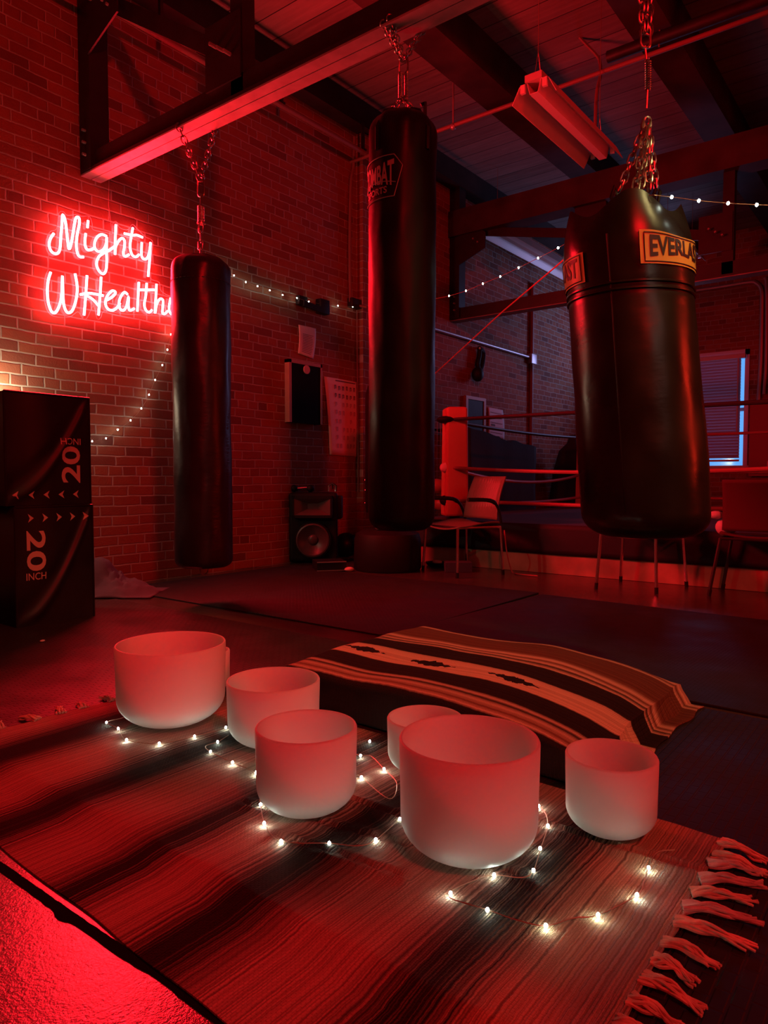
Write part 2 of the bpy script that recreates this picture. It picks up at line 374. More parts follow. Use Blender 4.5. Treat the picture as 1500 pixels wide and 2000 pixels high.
# ------------------------------------------------------------------ mesh builder
class MB:
    def __init__(s): s.v = []; s.f = []; s.mi = []; s.cur = 0
    def add(s, vs, fs):
        o = len(s.v); s.v += [V(p) for p in vs]
        for f in fs: s.f.append(tuple(i+o for i in f)); s.mi.append(s.cur)
        return s
    def box(s, lo, hi, rot=None, bev=0):
        lo = V(lo); hi = V(hi)
        if bev <= 0:
            vs = [V((x, y, z)) for z in (lo.z, hi.z) for y in (lo.y, hi.y) for x in (lo.x, hi.x)]
            fs = [(0, 2, 3, 1), (4, 5, 7, 6), (0, 1, 5, 4), (2, 6, 7, 3), (0, 4, 6, 2), (1, 3, 7, 5)]
        else:
            bm = bmesh.new(); bmesh.ops.create_cube(bm, size=1)
            for p in bm.verts: p.co = V(((lo.x+hi.x)/2+p.co.x*(hi.x-lo.x), (lo.y+hi.y)/2+p.co.y*(hi.y-lo.y), (lo.z+hi.z)/2+p.co.z*(hi.z-lo.z)))
            bmesh.ops.bevel(bm, geom=bm.edges[:], offset=bev, segments=2, affect='EDGES', profile=0.6)
            bm.verts.index_update(); vs = [p.co.copy() for p in bm.verts]; fs = [tuple(q.index for q in f.verts) for f in bm.faces]; bm.free()
        if rot is not None:
            c = (lo+hi)/2; vs = [rot @ (p-c)+c for p in vs]
        return s.add(vs, fs)
    def beam(s, a, b, w, h, up=(0, 0, 1)):
        a = V(a); b = V(b); d = (b-a).normalized(); sd = d.cross(V(up)).normalized(); u = sd.cross(d)
        vs = []
        for p in (a, b):
            for q, r in ((-1, -1), (1, -1), (1, 1), (-1, 1)): vs.append(p+sd*(q*w/2)+u*(r*h/2))
        return s.add(vs, [(0, 1, 2, 3), (7, 6, 5, 4), (0, 4, 5, 1), (1, 5, 6, 2), (2, 6, 7, 3), (3, 7, 4, 0)])
    def tube(s, pts, r, seg=8, closed=False, cap=True):
        pts = [V(p) for p in pts]; n = len(pts)
        rs = r if isinstance(r, (list, tuple)) else [r]*n
        tang = []
        for i in range(n):
            a = pts[i-1] if (i > 0 or closed) else pts[i]; b = pts[(i+1) % n] if (i < n-1 or closed) else pts[i]
            t = (b-a); tang.append(t.normalized() if t.length > 1e-9 else V((0, 0, 1)))
        t0 = tang[0]; ref = V((0, 0, 1)) if abs(t0.z) < 0.9 else V((1, 0, 0))
        nrm = (ref-t0*ref.dot(t0)).normalized(); vs = []
        for i in range(n):
            t = tang[i]; nrm = (nrm-t*nrm.dot(t))
            nrm = nrm.normalized() if nrm.length > 1e-6 else t.orthogonal().normalized()
            bi = t.cross(nrm)
            for k in range(seg):
                an = 2*PI*k/seg; vs.append(pts[i]+nrm*(math.cos(an)*rs[i])+bi*(math.sin(an)*rs[i]))
        fs = []
        for i in range(n if closed else n-1):
            j = (i+1) % n
            for k in range(seg):
                l = (k+1) % seg; fs.append((i*seg+k, i*seg+l, j*seg+l, j*seg+k))
        if cap and not closed:
            fs.append(tuple(reversed(range(seg)))); fs.append(tuple((n-1)*seg+k for k in range(seg)))
        return s.add(vs, fs)
    def lathe(s, prof, seg=48, c=(0, 0, 0), cap0=True, cap1=True, fn=None):
        c = V(c); vs = []; fs = []
        for (r, z) in prof:
            for k in range(seg):
                a = 2*PI*k/seg; p = V((r*math.cos(a), r*math.sin(a), z))
                if fn: p = fn(p, a)
                vs.append(p+c)
        n = len(prof)
        for i in range(n-1):
            for k in range(seg):
                l = (k+1) % seg; fs.append((i*seg+k, i*seg+l, (i+1)*seg+l, (i+1)*seg+k))
        if cap0: fs.append(tuple(reversed(range(seg))))
        if cap1: fs.append(tuple((n-1)*seg+k for k in range(seg)))
        return s.add(vs, fs)
    def ball(s, c, r, seg=16, rings=10, sc=(1, 1, 1), rot=None):
        prof = [(max(1e-4, math.sin(PI*i/rings))*r, -math.cos(PI*i/rings)*r) for i in range(rings+1)]
        def fn(p, a):
            p = V((p.x*sc[0], p.y*sc[1], p.z*sc[2])); return rot @ p if rot is not None else p
        return s.lathe(prof, seg, c, fn=fn)
    def cyl(s, a, b, r, seg=16): return s.tube([a, b], r, seg)
    def grid(s, fn, nu, nv):
        vs = [V(fn(i/nu, j/nv)) for j in range(nv+1) for i in range(nu+1)]
        fs = [(j*(nu+1)+i, j*(nu+1)+i+1, (j+1)*(nu+1)+i+1, (j+1)*(nu+1)+i) for j in range(nv) for i in range(nu)]
        return s.add(vs, fs)
    def link(s, a, b, w, r, plane):
        """one chain link (stadium ring) between two points"""
        a = V(a); b = V(b); d = (b-a); L = d.length; d.normalize(); sd = (V(plane)-d*V(plane).dot(d)).normalized()
        c = (a+b)/2; h = L/2-w; pts = []
        for k in range(5): an = -PI/2+PI*k/4; pts.append(c+d*(h+math.cos(an)*w)+sd*(math.sin(an)*w))
        for k in range(5): an = PI/2+PI*k/4; pts.append(c+d*(-h+math.cos(an)*w)+sd*(math.sin(an)*w))
        return s.tube(pts, r, 6, closed=True)
    def chain(s, a, b, n, w, r):
        a = V(a); b = V(b); d = (b-a)/n; p1 = d.orthogonal().normalized(); p2 = d.normalized().cross(p1)
        for i in range(n):
            e = d.normalized()*(r*1.6)
            s.link(a+d*i-e, a+d*(i+1)+e, w, r, p1 if i % 2 else p2)
        return s
    def spring(s, a, b, R, r, turns):
        a = V(a); b = V(b); d = b-a; n1 = d.orthogonal().normalized(); n2 = d.normalized().cross(n1); pts = []
        N = turns*10
        for i in range(N+1): an = 2*PI*turns*i/N; pts.append(a+d*(i/N)+n1*(R*math.cos(an))+n2*(R*math.sin(an)))
        return s.tube(pts, r, 6)

def link_obj(o, parent=None):
    C.objects.link(o)
    if parent is not None: o.parent = parent
    return o
def world_mat(o):
    m = Matrix.LocRotScale(o.location, o.rotation_euler, o.scale)
    return (world_mat(o.parent) @ m) if o.parent else m
def build(name, mb, mats, parent=None, smooth=True, local=False, angle=40):
    """ONE mesh object; vertices are given in world metres unless local"""
    me = bpy.data.meshes.new(name)
    vs = mb.v
    if parent is not None and not local:
        inv = world_mat(parent).inverted(); vs = [inv @ p for p in vs]
    me.from_pydata([tuple(p) for p in vs], [], mb.f)
    for m in (mats if isinstance(mats, (list, tuple)) else [mats]): me.materials.append(m)
    me.polygons.foreach_set('material_index', mb.mi)
    me.polygons.foreach_set('use_smooth', [smooth]*len(me.polygons))
    me.update()
    bm = bmesh.new(); bm.from_mesh(me); bmesh.ops.recalc_face_normals(bm, faces=bm.faces[:]); bm.to_mesh(me); bm.free()
    if smooth:
        try: me.set_sharp_from_angle(angle=math.radians(angle))
        except Exception: pass
    return link_obj(bpy.data.objects.new(name, me), parent)
def tag(o, label, cat, group=None):
    o['label'] = label; o['category'] = cat
    if group: o['group'] = group
    return o
def thing(name, label, cat, loc, group=None, rz=0.0):
    o = bpy.data.objects.new(name, None); o.empty_display_size = 0.1; o.location = loc; o.rotation_euler = (0, 0, rz)
    C.objects.link(o); return tag(o, label, cat, group)
def single(name, mb, mats, label, cat, base, group=None, smooth=True):
    base = V(base); mb.v = [p-base for p in mb.v]
    o = build(name, mb, mats, None, smooth); o.location = base; return tag(o, label, cat, group)
def struct(name, mb, mats, parent=None, smooth=False):
    o = build(name, mb, mats, parent, smooth)
    if parent is None: o['kind'] = 'structure'
    return o
def text_geo(body, width, height, bold=0.0):
    """flat letter shapes fitted into a width x height box, lower-left at 0,0"""
    cu = bpy.data.curves.new('text', 'FONT'); cu.body = body; cu.size = 1; cu.offset = bold; cu.resolution_u = 4
    ob = bpy.data.objects.new('text', cu); C.objects.link(ob)
    bpy.context.view_layer.update(); dg = bpy.context.evaluated_depsgraph_get()
    me = bpy.data.meshes.new_from_object(ob.evaluated_get(dg))
    vs = [q.co.copy() for q in me.vertices]; fs = [tuple(p.vertices) for p in me.polygons]
    bpy.data.objects.remove(ob); bpy.data.curves.remove(cu); bpy.data.meshes.remove(me)
    x0 = min(p.x for p in vs); x1 = max(p.x for p in vs); y0 = min(p.y for p in vs); y1 = max(p.y for p in vs)
    return [V(((p.x-x0)/(x1-x0)*width, (p.y-y0)/(y1-y0)*height, 0)) for p in vs], fs
def smooth_path(pts, n=6):
    pts = [V(p) for p in pts]; out = []
    for i in range(len(pts)-1):
        p0 = pts[max(0, i-1)]; p1 = pts[i]; p2 = pts[i+1]; p3 = pts[min(len(pts)-1, i+2)]
        for k in range(n):
            t = k/n
            out.append(0.5*((2*p1)+(p2-p0)*t+(2*p0-5*p1+4*p2-p3)*t*t+(3*p1-p0-3*p2+p3)*t**3))
    out.append(pts[-1]); return out
def nz(p, s=1.0): return noise.noise(V(p)*s)

# ------------------------------------------------------------------ room shell
mb = MB().box((-3.2, -4.2, -0.1), (FAR_X+0.2, WALL_Y+0.2, 0)); struct('floor', mb, M['concrete'])
mb = MB().box((-3.2, -4.2, CEIL_Z), (FAR_X+0.2, WALL_Y+0.2, CEIL_Z+0.1)); struct('ceiling', mb, M['planks'])
PX0, PX1 = 5.62, 6.24
mb = MB().box((-3.2, WALL_Y, 0), (FAR_X+0.2, WALL_Y+0.2, CEIL_Z))
struct('wall_left', mb, M['brick_x'])
struct('trim_6', MB().box((PX0, WALL_Y-0.085, 0), (PX1, WALL_Y, CEIL_Z-0.25)), M['brick_x'])
mb = MB().box((-3.2, -4.2, 0), (FAR_X+0.2, -4.0, CEIL_Z)); struct('wall_right', mb, M['brick_x'])
mb = MB().box((-3.2, -4.0, 0), (-3.0, WALL_Y, CEIL_Z)); struct('wall_back', mb, M['brick_y'])
WT = on_x(1400, 688, FAR_X); WB = on_x(1400, 916, FAR_X)
WR = on_x(1462, 800, FAR_X); WL = on_x(1330, 800, FAR_X)
wy0, wy1, wz0, wz1 = WR.y, WL.y, WB.z, WT.z
mb = MB()
for lo, hi in (((FAR_X, -4.0, 0), (FAR_X+0.2, wy0, CEIL_Z)), ((FAR_X, wy1, 0), (FAR_X+0.2, WALL_Y, CEIL_Z)),
               ((FAR_X, wy0, 0), (FAR_X+0.2, wy1, wz0)), ((FAR_X, wy0, wz1), (FAR_X+0.2, wy1, CEIL_Z))): mb.box(lo, hi)
struct('wall_far', mb, M['brick_y'])
# window
win = MB(); t = 0.06
for lo, hi in (((FAR_X-0.02, wy0, wz0), (FAR_X+0.1, wy0+t, wz1)), ((FAR_X-0.02, wy1-t, wz0), (FAR_X+0.1, wy1, wz1)),
               ((FAR_X-0.02, wy0, wz1-0.08), (FAR_X+0.1, wy1, wz1)), ((FAR_X-0.06, wy0-0.04, wz0), (FAR_X+0.1, wy1, wz0+0.05)),
               ((FAR_X+0.04, wy0, (wz0+wz1)/2-0.02), (FAR_X+0.1, wy1, (wz0+wz1)/2+0.03))): win.box(lo, hi)
wo = struct('window_1', win, M['win_white'])
build('pane', MB().box((FAR_X+0.065, wy0+t, wz0+0.05), (FAR_X+0.075, wy1-t, wz1-0.08)), M['glass'], wo, smooth=False)
by1 = wy1-0.10; by0 = wy0+0.100
bl = thing('window_blind', 'long grey slatted window blind hanging over the far window', 'blind', (FAR_X-0.08, (by0+by1)/2, wz1-0.10))
build('head_rail', MB().box((FAR_X-0.12, by0-0.06, wz1-0.14), (FAR_X-0.04, by1, wz1-0.07), bev=0.006), M['win_white'], bl)
sl = MB(); zb = wz0+0.16; z = wz1-0.16; ns = 0
rx = Matrix.Rotation(math.radians(58), 3, 'Y')
while z > zb:
    c = V((FAR_X-0.08, (by0+by1)/2, z)); sl.box(c+V((-0.028, (by0-by1)/2, -0.001)), c+V((0.028, (by1-by0)/2, 0.001)), rot=rx); z -= 0.045
build('slats', sl, M['blind'], bl, smooth=False)
build('bottom_rail', MB().box((FAR_X-0.10, by0, zb-0.05), (FAR_X-0.06, by1, zb-0.02)), M['win_white'], bl)
build('cord', MB().tube([(FAR_X-0.125, by0+0.03, wz1-0.14), (FAR_X-0.125, by0+0.03, wz0+0.5)], 0.012), M['win_white'], bl)

# timber along wall head and ceiling beams
mb = MB().box((-3.0, WALL_Y-0.16, CEIL_Z-0.24), (FAR_X, WALL_Y, CEIL_Z)); struct('trim_1', mb, M['timber'])
def ceiling_beam(n, y, wd, zlo, x0=-3.0, x1=FAR_X):
    struct('trim_%d' % n, MB().box((x0, y-wd/2, zlo), (x1, y+wd/2, CEIL_Z)), M['timber'])
ba = on_z(868, 110, 4.18); ceiling_beam(2, ba.y, 0.30, 4.18)
bb = on_z(1322, 140, 4.18); ceiling_beam(3, bb.y, 0.28, 4.18)
ceiling_beam(4, bb.y-2.0, 0.28, 4.18)

# floor joint strip
j0 = on_z(-60, 1652); j1 = on_z(0, 1693); j2 = on_z(133, 1787); j2b = on_z(233, 1855); j2c = on_z(333, 1918); j2d = on_z(400, 1968); j3 = on_z(480, 2030)
mb = MB(); pts = []
N = 90
path = smooth_path([j0+(j0-j2)*2.5, j0, j1, j2, j2b, j2c, j3, j3+(j3-j2)*2], 16)
vs = []; fs = []
for i, p in enumerate(path):
    d = (path[min(i+1, len(path)-1)]-path[max(i-1, 0)]).normalized(); sd = V((d.y, -d.x, 0))
    w1 = 0.0095+0.002*nz(p, 43)+0.002*nz(p, 9); w2 = 0.0095+0.002*nz(p+V((5, 5, 5)), 43)
    w1 += 0.011*math.exp(-((p-on_z(128, 1788)).length/0.02)**2)*(1+0.5*nz(p, 90))
    vs += [p+sd*w1+V((0, 0, 0.0015)), p-sd*w2+V((0, 0, 0.0015))]
for i in range(len(path)-1): fs.append((2*i, 2*i+1, 2*i+3, 2*i+2))
mb.add(vs, fs); struct('trim_5', mb, M['joint'])

# ------------------------------------------------------------------ rubber mats
MT = 0.010
def mat(label, x0, x1, y0, y1, m, rz=0.0, zt=MT):
    mb = MB().box((-(x1-x0)/2, -(y1-y0)/2, 0), ((x1-x0)/2, (y1-y0)/2, zt), bev=0.003)
    o = build('rubber_mat', mb, m, None, smooth=False); o.location = ((x0+x1)/2, (y0+y1)/2, 0); o.rotation_euler = (0, 0, rz)
    return tag(o, label, 'mat', 'rubber floor mats')
mat('red-lit woven rubber mat reaching from the plyometric boxes to under the rug', 0.84, 2.52, 1.20, 4.15, M['mat_weave'])
mat('dark rubber mat with dashed ribs on the right beyond the rug fringe', 0.84, 2.52, -1.8, 1.19, M['mat_dash'])
mat('dull rubber mat beneath the hanging bags in front of the black speaker', 2.74, 4.42, 2.11, 4.55, M['mat_smooth'])
mat('wide black rubber mat behind the blanket covered pad, in front of the chairs', 2.56, 4.30, -1.6, 2.10, M['mat_smooth'], math.radians(-2.2))

# ------------------------------------------------------------------ striped rug with fringe
RZ = 0.0165
def _cross(a, b, c, d):
    """meeting point of two straight edges on the floor"""
    a, b, c, d = [V((p.x, p.y)) for p in (a, b, c, d)]
    r = b-a; q = d-c; t_ = ((c-a).x*q.y-(c-a).y*q.x)/(r.x*q.y-r.y*q.x); return a+r*t_
_g = lambda x, y: on_z(x, y, RZ)
_right = (_g(1420, 1640), _g(1215, 2000)); _left = (_g(0, 1424), _g(225, 1366)); _far = (_g(1062, 1531), _g(1420, 1640)); _near = (_g(0, 1638), _g(367, 1923))
RC = [[_cross(*_right, *_near), _cross(*_right, *_far)], [_cross(*_left, *_near), _cross(*_left, *_far)]]   # [v][u]
CREASES = [(_g(500, 1575), _g(1000, 1705)), (_g(1043, 1607), _g(1372, 1702)), (_g(560, 1640), _g(760, 1700)), (_g(640, 1545), _g(770, 1592))]
def rug_edge(u, v):
    p = (RC[0][0]*(1-u)+RC[0][1]*u)*(1-v)+(RC[1][0]*(1-u)+RC[1][1]*u)*v
    x = p.x+(0.007*nz((u*3, v*9, 1.3)) if u in (0.0, 1.0) else 0); y = p.y+(0.006*nz((u*9, 2.2, 0.4)) if v in (0.0, 1.0) else 0)
    zz = RZ+0.0035*nz((x*7, y*9, 0))+0.003*nz((x*2.5, y*4, 3))
    for a, b in CREASES:
        a2 = V((a.x, a.y)); d = V((b.x, b.y))-a2; L = d.length; d = d/L; q = V((x, y))-a2; t_ = q.dot(d); e = abs(q.x*d.y-q.y*d.x)
        if -0.05 < t_ < L+0.05: zz += 0.006*math.exp(-((e-0.014)/0.012)**2)-0.0035*math.exp(-(e/0.007)**2)
    if x < 0.86: zz = 0.004+max(0, min(1, (x-0.79)/0.07))*(zz-0.004)+0.0012*nz((x*7, y*9, 0))
    return (x, y, max(0.0035, zz))
def rug_side(x):
    """row of the fringe edge at a given x (right end of the rug)"""
    a, b = RC[0]; return a.y+(b.y-a.y)*(x-a.x)/(b.x-a.x)
rug = thing('striped_rug', 'large brown and cream striped woven rug spread under the white bowls', 'rug', (1.17, 1.34, 0))
mb = MB().grid(rug_edge, 90, 150)
# thickness
n0 = len(mb.v); top = [p.copy() for p in mb.v]
mb.v += [p-V((0, 0, 0.003)) for p in top]
nu, nv = 90, 150
mb.f += [tuple(i+n0 for i in reversed(f)) for f in mb.f[:]]; 
rim = [i for i in range(nu+1)]+[j*(nu+1)+nu for j in range(1, nv+1)]+[nv*(nu+1)+i for i in range(nu-1, -1, -1)]+[j*(nu+1) for j in range(nv-1, 0, -1)]
for a, b_ in zip(rim, rim[1:]+rim[:1]): mb.f.append((a, b_, b_+n0, a+n0))
mb.mi = [0]*len(mb.f)
o = build('woven_cloth', mb, M['rug'], None); o.parent = rug; o.location = V((-1.17, -1.34, 0))
def tassel(start, way, length, bend, m, strands=9, curl=0.0):
    mb = MB(); start = V(start); way = V(way).normalized(); sd = V((-way.y, way.x, 0))
    for k in range(strands):
        off = (k/(strands-1)-0.5); ph = rnd.uniform(0, 6); pts = []; rr = []
        L = length*rnd.uniform(0.86, 1.08)
        nst = 14
        for i in range(nst):
            t_ = i/(nst-1)
            wd = 0.030*(0.75-0.45*math.sin(min(1, t_*1.3)*PI/2))+0.006*max(0, t_-0.7)*4
            ang = bend*t_*t_+curl*t_**3
            p = start+way*(L*t_)+sd*(off*wd*1.3+bend*0.33*L*t_*t_+curl*0.3*L*t_**4)
            p += sd*(0.0025*math.sin(t_*11+ph))
            p.z = 0.0165+0.011*math.sin(min(1, t_*1.25)*PI)*(1-abs(off)*1.2)+0.0022*math.sin(t_*9+ph*2)+0.0015*(k % 3)
            pts.append(p); rr.append(0.0036*(1-0.35*t_))
        mb.tube(pts, rr, 6)
    # knot where the strands leave the cloth
    return build('tassel', mb, m, rug)
fr = [((1425, 1648), (1500, 1690), 0.115, -0.1), ((1412, 1672), (1500, 1712), 0.12, 0.15), ((1395, 1690), (1482, 1706), 0.115, 0.1), ((1380, 1720), (1486, 1735), 0.12, -0.15),
      ((1368, 1748), (1470, 1764), 0.115, 0.1), ((1356, 1778), (1482, 1802), 0.125, 0.25), ((1340, 1808), (1465, 1850), 0.125, 0.3),
      ((1318, 1845), (1400, 1885), 0.12, 0.85), ((1296, 1880), (1362, 1915), 0.115, 1.1), ((1276, 1915), (1372, 1972), 0.12, 0.5), ((1256, 1962), (1330, 2010), 0.115, 0.2), ((1232, 2010), (1300, 2050), 0.11, 0.3)]
for i, (a, b_, L, bd) in enumerate(fr):
    A = on_z(*a, 0.018); B = on_z(*b_, 0.012)
    A.y = rug_side(A.x)+0.008
    tassel(A, (B.x-A.x, B.y-A.y, 0), (B-A).length*1.02, -bd*0.55, M['tassel_grey'] if i in (2, 3, 5) else M['tassel'], 11)
for i in range(9):
    u_ = 0.12+i*0.088+rnd.uniform(-.02, .02); q_ = RC[1][0]*(1-u_)+RC[1][1]*u_; A = V((q_.x, q_.y-0.006, 0.014))
    tassel(A, (rnd.uniform(-.5, .3), 1, 0), rnd.uniform(0.05, 0.085), rnd.uniform(-.8, .8), M['tassel'], 7)

# ------------------------------------------------------------------ blanket covered pad
PD = dict(x0=1.715, x1=2.47, y0=0.76, y1=1.70, h=0.15)
pad = thing('floor_pad', 'low oblong floor pad under a striped blanket behind the white bowls', 'pad', (2.09, 1.2, MT))
build('foam_core', MB().box((PD['x0']+0.03, PD['y0']+0.20, MT+0.001), (PD['x1']-0.03, PD['y1']-0.03, PD['h']-0.04), bev=0.02), M['cloth_dark'], pad)
def blanket(u, v):
    """u across (x), v along (y): a sheet that runs over the pad and folds down at its rims"""
    fx = -0.16+u*(PD['x1']-PD['x0']+0.24); fy = -0.235+v*(PD['y1']-PD['y0']+0.355)
    X_ = PD['x1']-PD['x0']; Y_ = PD['y1']-PD['y0']; H = PD['h']
    def fold(f, L, flare0, flare1, r=0.035):
        if f < 0:
            d = -f
            if d < r*1.57: a = d/r; return r-r*math.sin(a) if False else -r*math.sin(a)*0.0+ (r*(1-math.sin(a))-r)+0.0, r*(1-math.cos(a))
            dd = d-r*1.57; return -r-dd*flare0, r+dd*math.sqrt(max(0, 1-flare0**2))
        if f > L:
            d = f-L
            if d < r*1.57: a = d/r; return L+r*math.sin(a), r*(1-math.cos(a))
            dd = d-r*1.57; return L+r+dd*flare1, r+dd*math.sqrt(max(0, 1-flare1**2))
        return f, 0.0
    x, dzx = fold(fx, X_, 0.05, 0.30); y, dzy = fold(fy, Y_, 0.50, 0.1, 0.085)
    z = H-max(dzx, dzy)
    top = max(0.0, 1-max(dzx, dzy)/0.07)
    z += 0.010*top*nz((fx*3.5, fy*3, 0.3))+0.006*top*nz((fx*9, fy*5, 3.3))
    # soft pad: crowned middle, drooping end nearest the right
    z += 0.012*math.sin(max(0, min(1, fx/X_))*PI)*top - 0.045*top*max(0, 1-fy/0.35)**2 
    side = 1-top
    x += side*0.012*nz((fx*4, fy*6, z*8)); y += side*0.02*nz((fx*7, fy*3, z*6))
    zf = MT+0.006
    if z < zf:
        # spare cloth lies outwards on the mat
        ov = zf-z; z = zf+0.004*abs(nz((fx*14, fy*14, 2)))
        if dzy > dzx and fy < 0: y -= ov*0.55; x += ov*0.15
        elif dzx >= dzy and fx < 0: x -= ov*0.15
        else: x += ov*0.4
    return (PD['x0']+x, PD['y0']+y, z)
mb = MB().grid(blanket, 80, 110)
n0 = len(mb.v); nu, nv = 80, 110
bo = build('blanket', mb, M['blanket'], None); bo.parent = pad; bo.location = -V((2.09, 1.2, MT))
sm = bo.modifiers.new('thick', 'SOLIDIFY'); sm.thickness = 0.006; sm.offset = -1
bo['label'] = 'dark woven blanket with cream stripes and black zigzag motifs'

# ------------------------------------------------------------------ frosted singing bowls
def bowl(cx, base, wpx, rim_c, label, yb_off):
    """cx: centre column, base: lowest seen row, wpx: seen width, rim_c: row of the rim centre"""
    zf = 0.0185
    p = on_z(cx, base-yb_off, zf); depth = (p-CAM).dot(FW)
    R = wpx*depth/F_PX/2
    q = CAM+ray(cx, rim_c)*depth
    H = q.z-zf; r0 = min(R*0.62, 0.09); rb = R*0.42
    prof = [(0.001, 0.0), (R-rb-0.02, 0.001)]
    for i in range(1, 9): a = PI/2*i/8; prof.append((R-rb+(rb)*math.sin(a)-0.0*(8-i), rb*0.86*(1-math.cos(a))))
    out = [(R*0.30, 0.0)]
    bh = R*0.50
    for i in range(1, 11):
        a = PI/2*i/10; out.append((R*0.30+R*0.68*math.sin(a), bh*(1-math.cos(a))))
    out += [(R*0.985, bh+(H-bh)*0.35), (R*0.995, bh+(H-bh)*0.7), (R, H-0.004), (R-0.002, H)]
    th = 0.0065
    inn = [(R-th+0.0015, H), (R-th, H-0.004), (R*0.995-th, bh+(H-bh)*0.7), (R*0.985-th, bh+(H-bh)*0.35)]
    for i in range(10, -1, -1):
        a = PI/2*i/10; inn.append((max(0.002, R*0.30+R*0.68*math.sin(a)-th), th+(bh-th*0.5)*(1-math.cos(a))))
    inn.append((0.002, th))
    mb = MB().lathe([(0.002, 0.0)]+out+inn, 72)
    o = build('singing_bowl', mb, M['frost'], None, angle=80); o.location = (p.x, p.y, zf)
    tag(o, label, 'bowl', 'frosted singing bowls')
    return o, R, H
bowl(336, 1427, 208, 1253, 'wide frosted white bowl at the back left of the rug, before a smaller one', 20)
bowl(416, 1352, 66, 1268, 'small frosted white bowl mostly hidden behind the wide back left bowl', 8)
bowl(535, 1467, 180, 1324, 'medium frosted white bowl between the wide back bowl and the front bowl', 18)
bowl(599, 1597, 197, 1414, 'frosted white bowl at the front middle with a looping light string before it', 21)
bowl(830, 1516, 148, 1398, 'frosted white bowl partly hidden behind the biggest front bowl', 14)
bowl(915, 1686, 271, 1436, 'biggest frosted white bowl in the front of the group, blocking another', 28)
bowl(1192, 1637, 174, 1470, 'frosted white bowl alone at the right near the rug fringe', 18)

# ------------------------------------------------------------------ fairy lights
bulb_me = {}
def bulb_at(p, parent, r, m):
    if m not in bulb_me:
        b0 = MB().ball((0, 0, 0), 1.0, 8, 6, sc=(1, 1, 1.25)); o = build('bulb', b0, M[m], parent, local=True); bulb_me[m] = o.data
    else:
        o = bpy.data.objects.new('bulb', bulb_me[m]); link_obj(o, parent)
    o.scale = (r, r, r); o.location = world_mat(parent).inverted() @ V(p); return o
def light_string(label, pts, bulbs, base, r=0.0034, wr=0.0011, group='fairy light strings'):
    t_ = thing('fairy_light_string', label, 'string lights', base, group)
    build('wire', MB().tube(smooth_path(pts, 6), wr, 5), M['wire'], t_)
    for p in bulbs: bulb_at(p, t_, r, 'bulb' if r < 0.004 else 'bulb_wall')
    return t_
zf = 0.0245
def fl(l, z=zf): return [on_z(x, y, z) for x, y in l]
w = [(240, 1402), (208, 1411), (231, 1423), (247, 1445), (311, 1452), (380, 1438), (443, 1421)]
light_string('fairy light string lying on the rug round the wide back left bowl', fl([(270, 1392)]+w+[(450, 1405)]), fl([(208, 1411), (231, 1423), (247, 1445), (311, 1452), (380, 1438), (441, 1421)]), on_z(300, 1440, 0.013))
w = [(446, 1436), (425, 1449), (402, 1457), (411, 1468), (454, 1489), (495, 1508), (505, 1540), (509, 1570), (517, 1608), (549, 1643), (643, 1647), (700, 1652), (734, 1640), (781, 1600), (800, 1590)]
light_string('fairy light string looping on the rug in front of the front middle bowl', fl(w), fl([(425, 1449), (411, 1468), (454, 1489), (501, 1508), (509, 1571), (516, 1608), (549, 1643), (643, 1647), (734, 1640), (781, 1600)]), on_z(600, 1648, 0.013))
w = [(690, 1470), (704, 1476), (725, 1477), (750, 1502), (775, 1530), (760, 1560), (706, 1518), (697, 1512)]
light_string('short fairy light string between the front middle bowl and the half hidden bowl', fl(w), fl([(704, 1476), (750, 1502), (706, 1518), (722, 1448)]), on_z(735, 1500, 0.013))
w = [(1045, 1560), (1052, 1574), (1066, 1590), (1070, 1613), (1062, 1640), (1055, 1659), (1042, 1700), (1020, 1714), (965, 1709), (930, 1718), (890, 1735), (880, 1745), (884, 1756), (952, 1777), (1010, 1797), (1066, 1808), (1120, 1793), (1168, 1787), (1244, 1748), (1258, 1720), (1267, 1695), (1283, 1665), (1318, 1660)]
light_string('fairy light string curling in front of the biggest bowl towards the fringe', fl(w), fl([(1052, 1574), (1070, 1613), (1055, 1657), (1042, 1700), (965, 1709), (880, 1745), (952, 1777), (1066, 1808), (1168, 1787), (1244, 1748), (1267, 1695)]), on_z(1066, 1800, 0.013))
# wall string: down from the sign to the boxes
wy = WALL_Y-0.05
wp = [(337, 640), (334, 653), (327, 683), (317, 713), (303, 742), (291, 771), (276, 798), (255, 821), (230, 839), (207, 856), (180, 862), (150, 866)]
wp3 = [on_y(x, y, wy) for x, y in wp]
light_string('fairy light string hanging on the brick wall from the neon sign down to the boxes', wp3, wp3[1:-1], wp3[0], 0.0050, 0.0013)
# long string from the left bag along the wall to the far bags
ls = [deep(404, 508, 4.45), deep(418, 515, 4.7)]
wl = [(437, 527), (457, 538), (480, 552), (504, 566), (527, 577), (552, 589), (579, 597), (603, 604), (630, 594+0), (660, 597), (689, 599), (719, 599)]
wl[8] = (630, 595)
ws = [(437, 526), (457, 538), (480, 551), (503, 559), (527, 567), (552, 576), (580, 582), (603, 589), (631, 594), (660, 597), (689, 599), (719, 599)]
P3 = [on_y(x, y, WALL_Y-0.05) for x, y in ws]
cr = [(756, 598), (795, 594), (840, 587), (848, 584), (877, 578), (910, 568), (943, 554), (977, 540), (1013, 523), (1051, 504), (1090, 484), (1140, 455), (1190, 420), (1230, 395)]
d0 = 7.4
cd = [7.0, 6.4, 5.7, 5.4, 5.1, 4.85, 4.6, 4.35, 4.1, 3.85, 3.6, 3.4, 3.2, 3.05]
P4 = [deep(x, y, d) for (x, y), d in zip(cr, cd)]
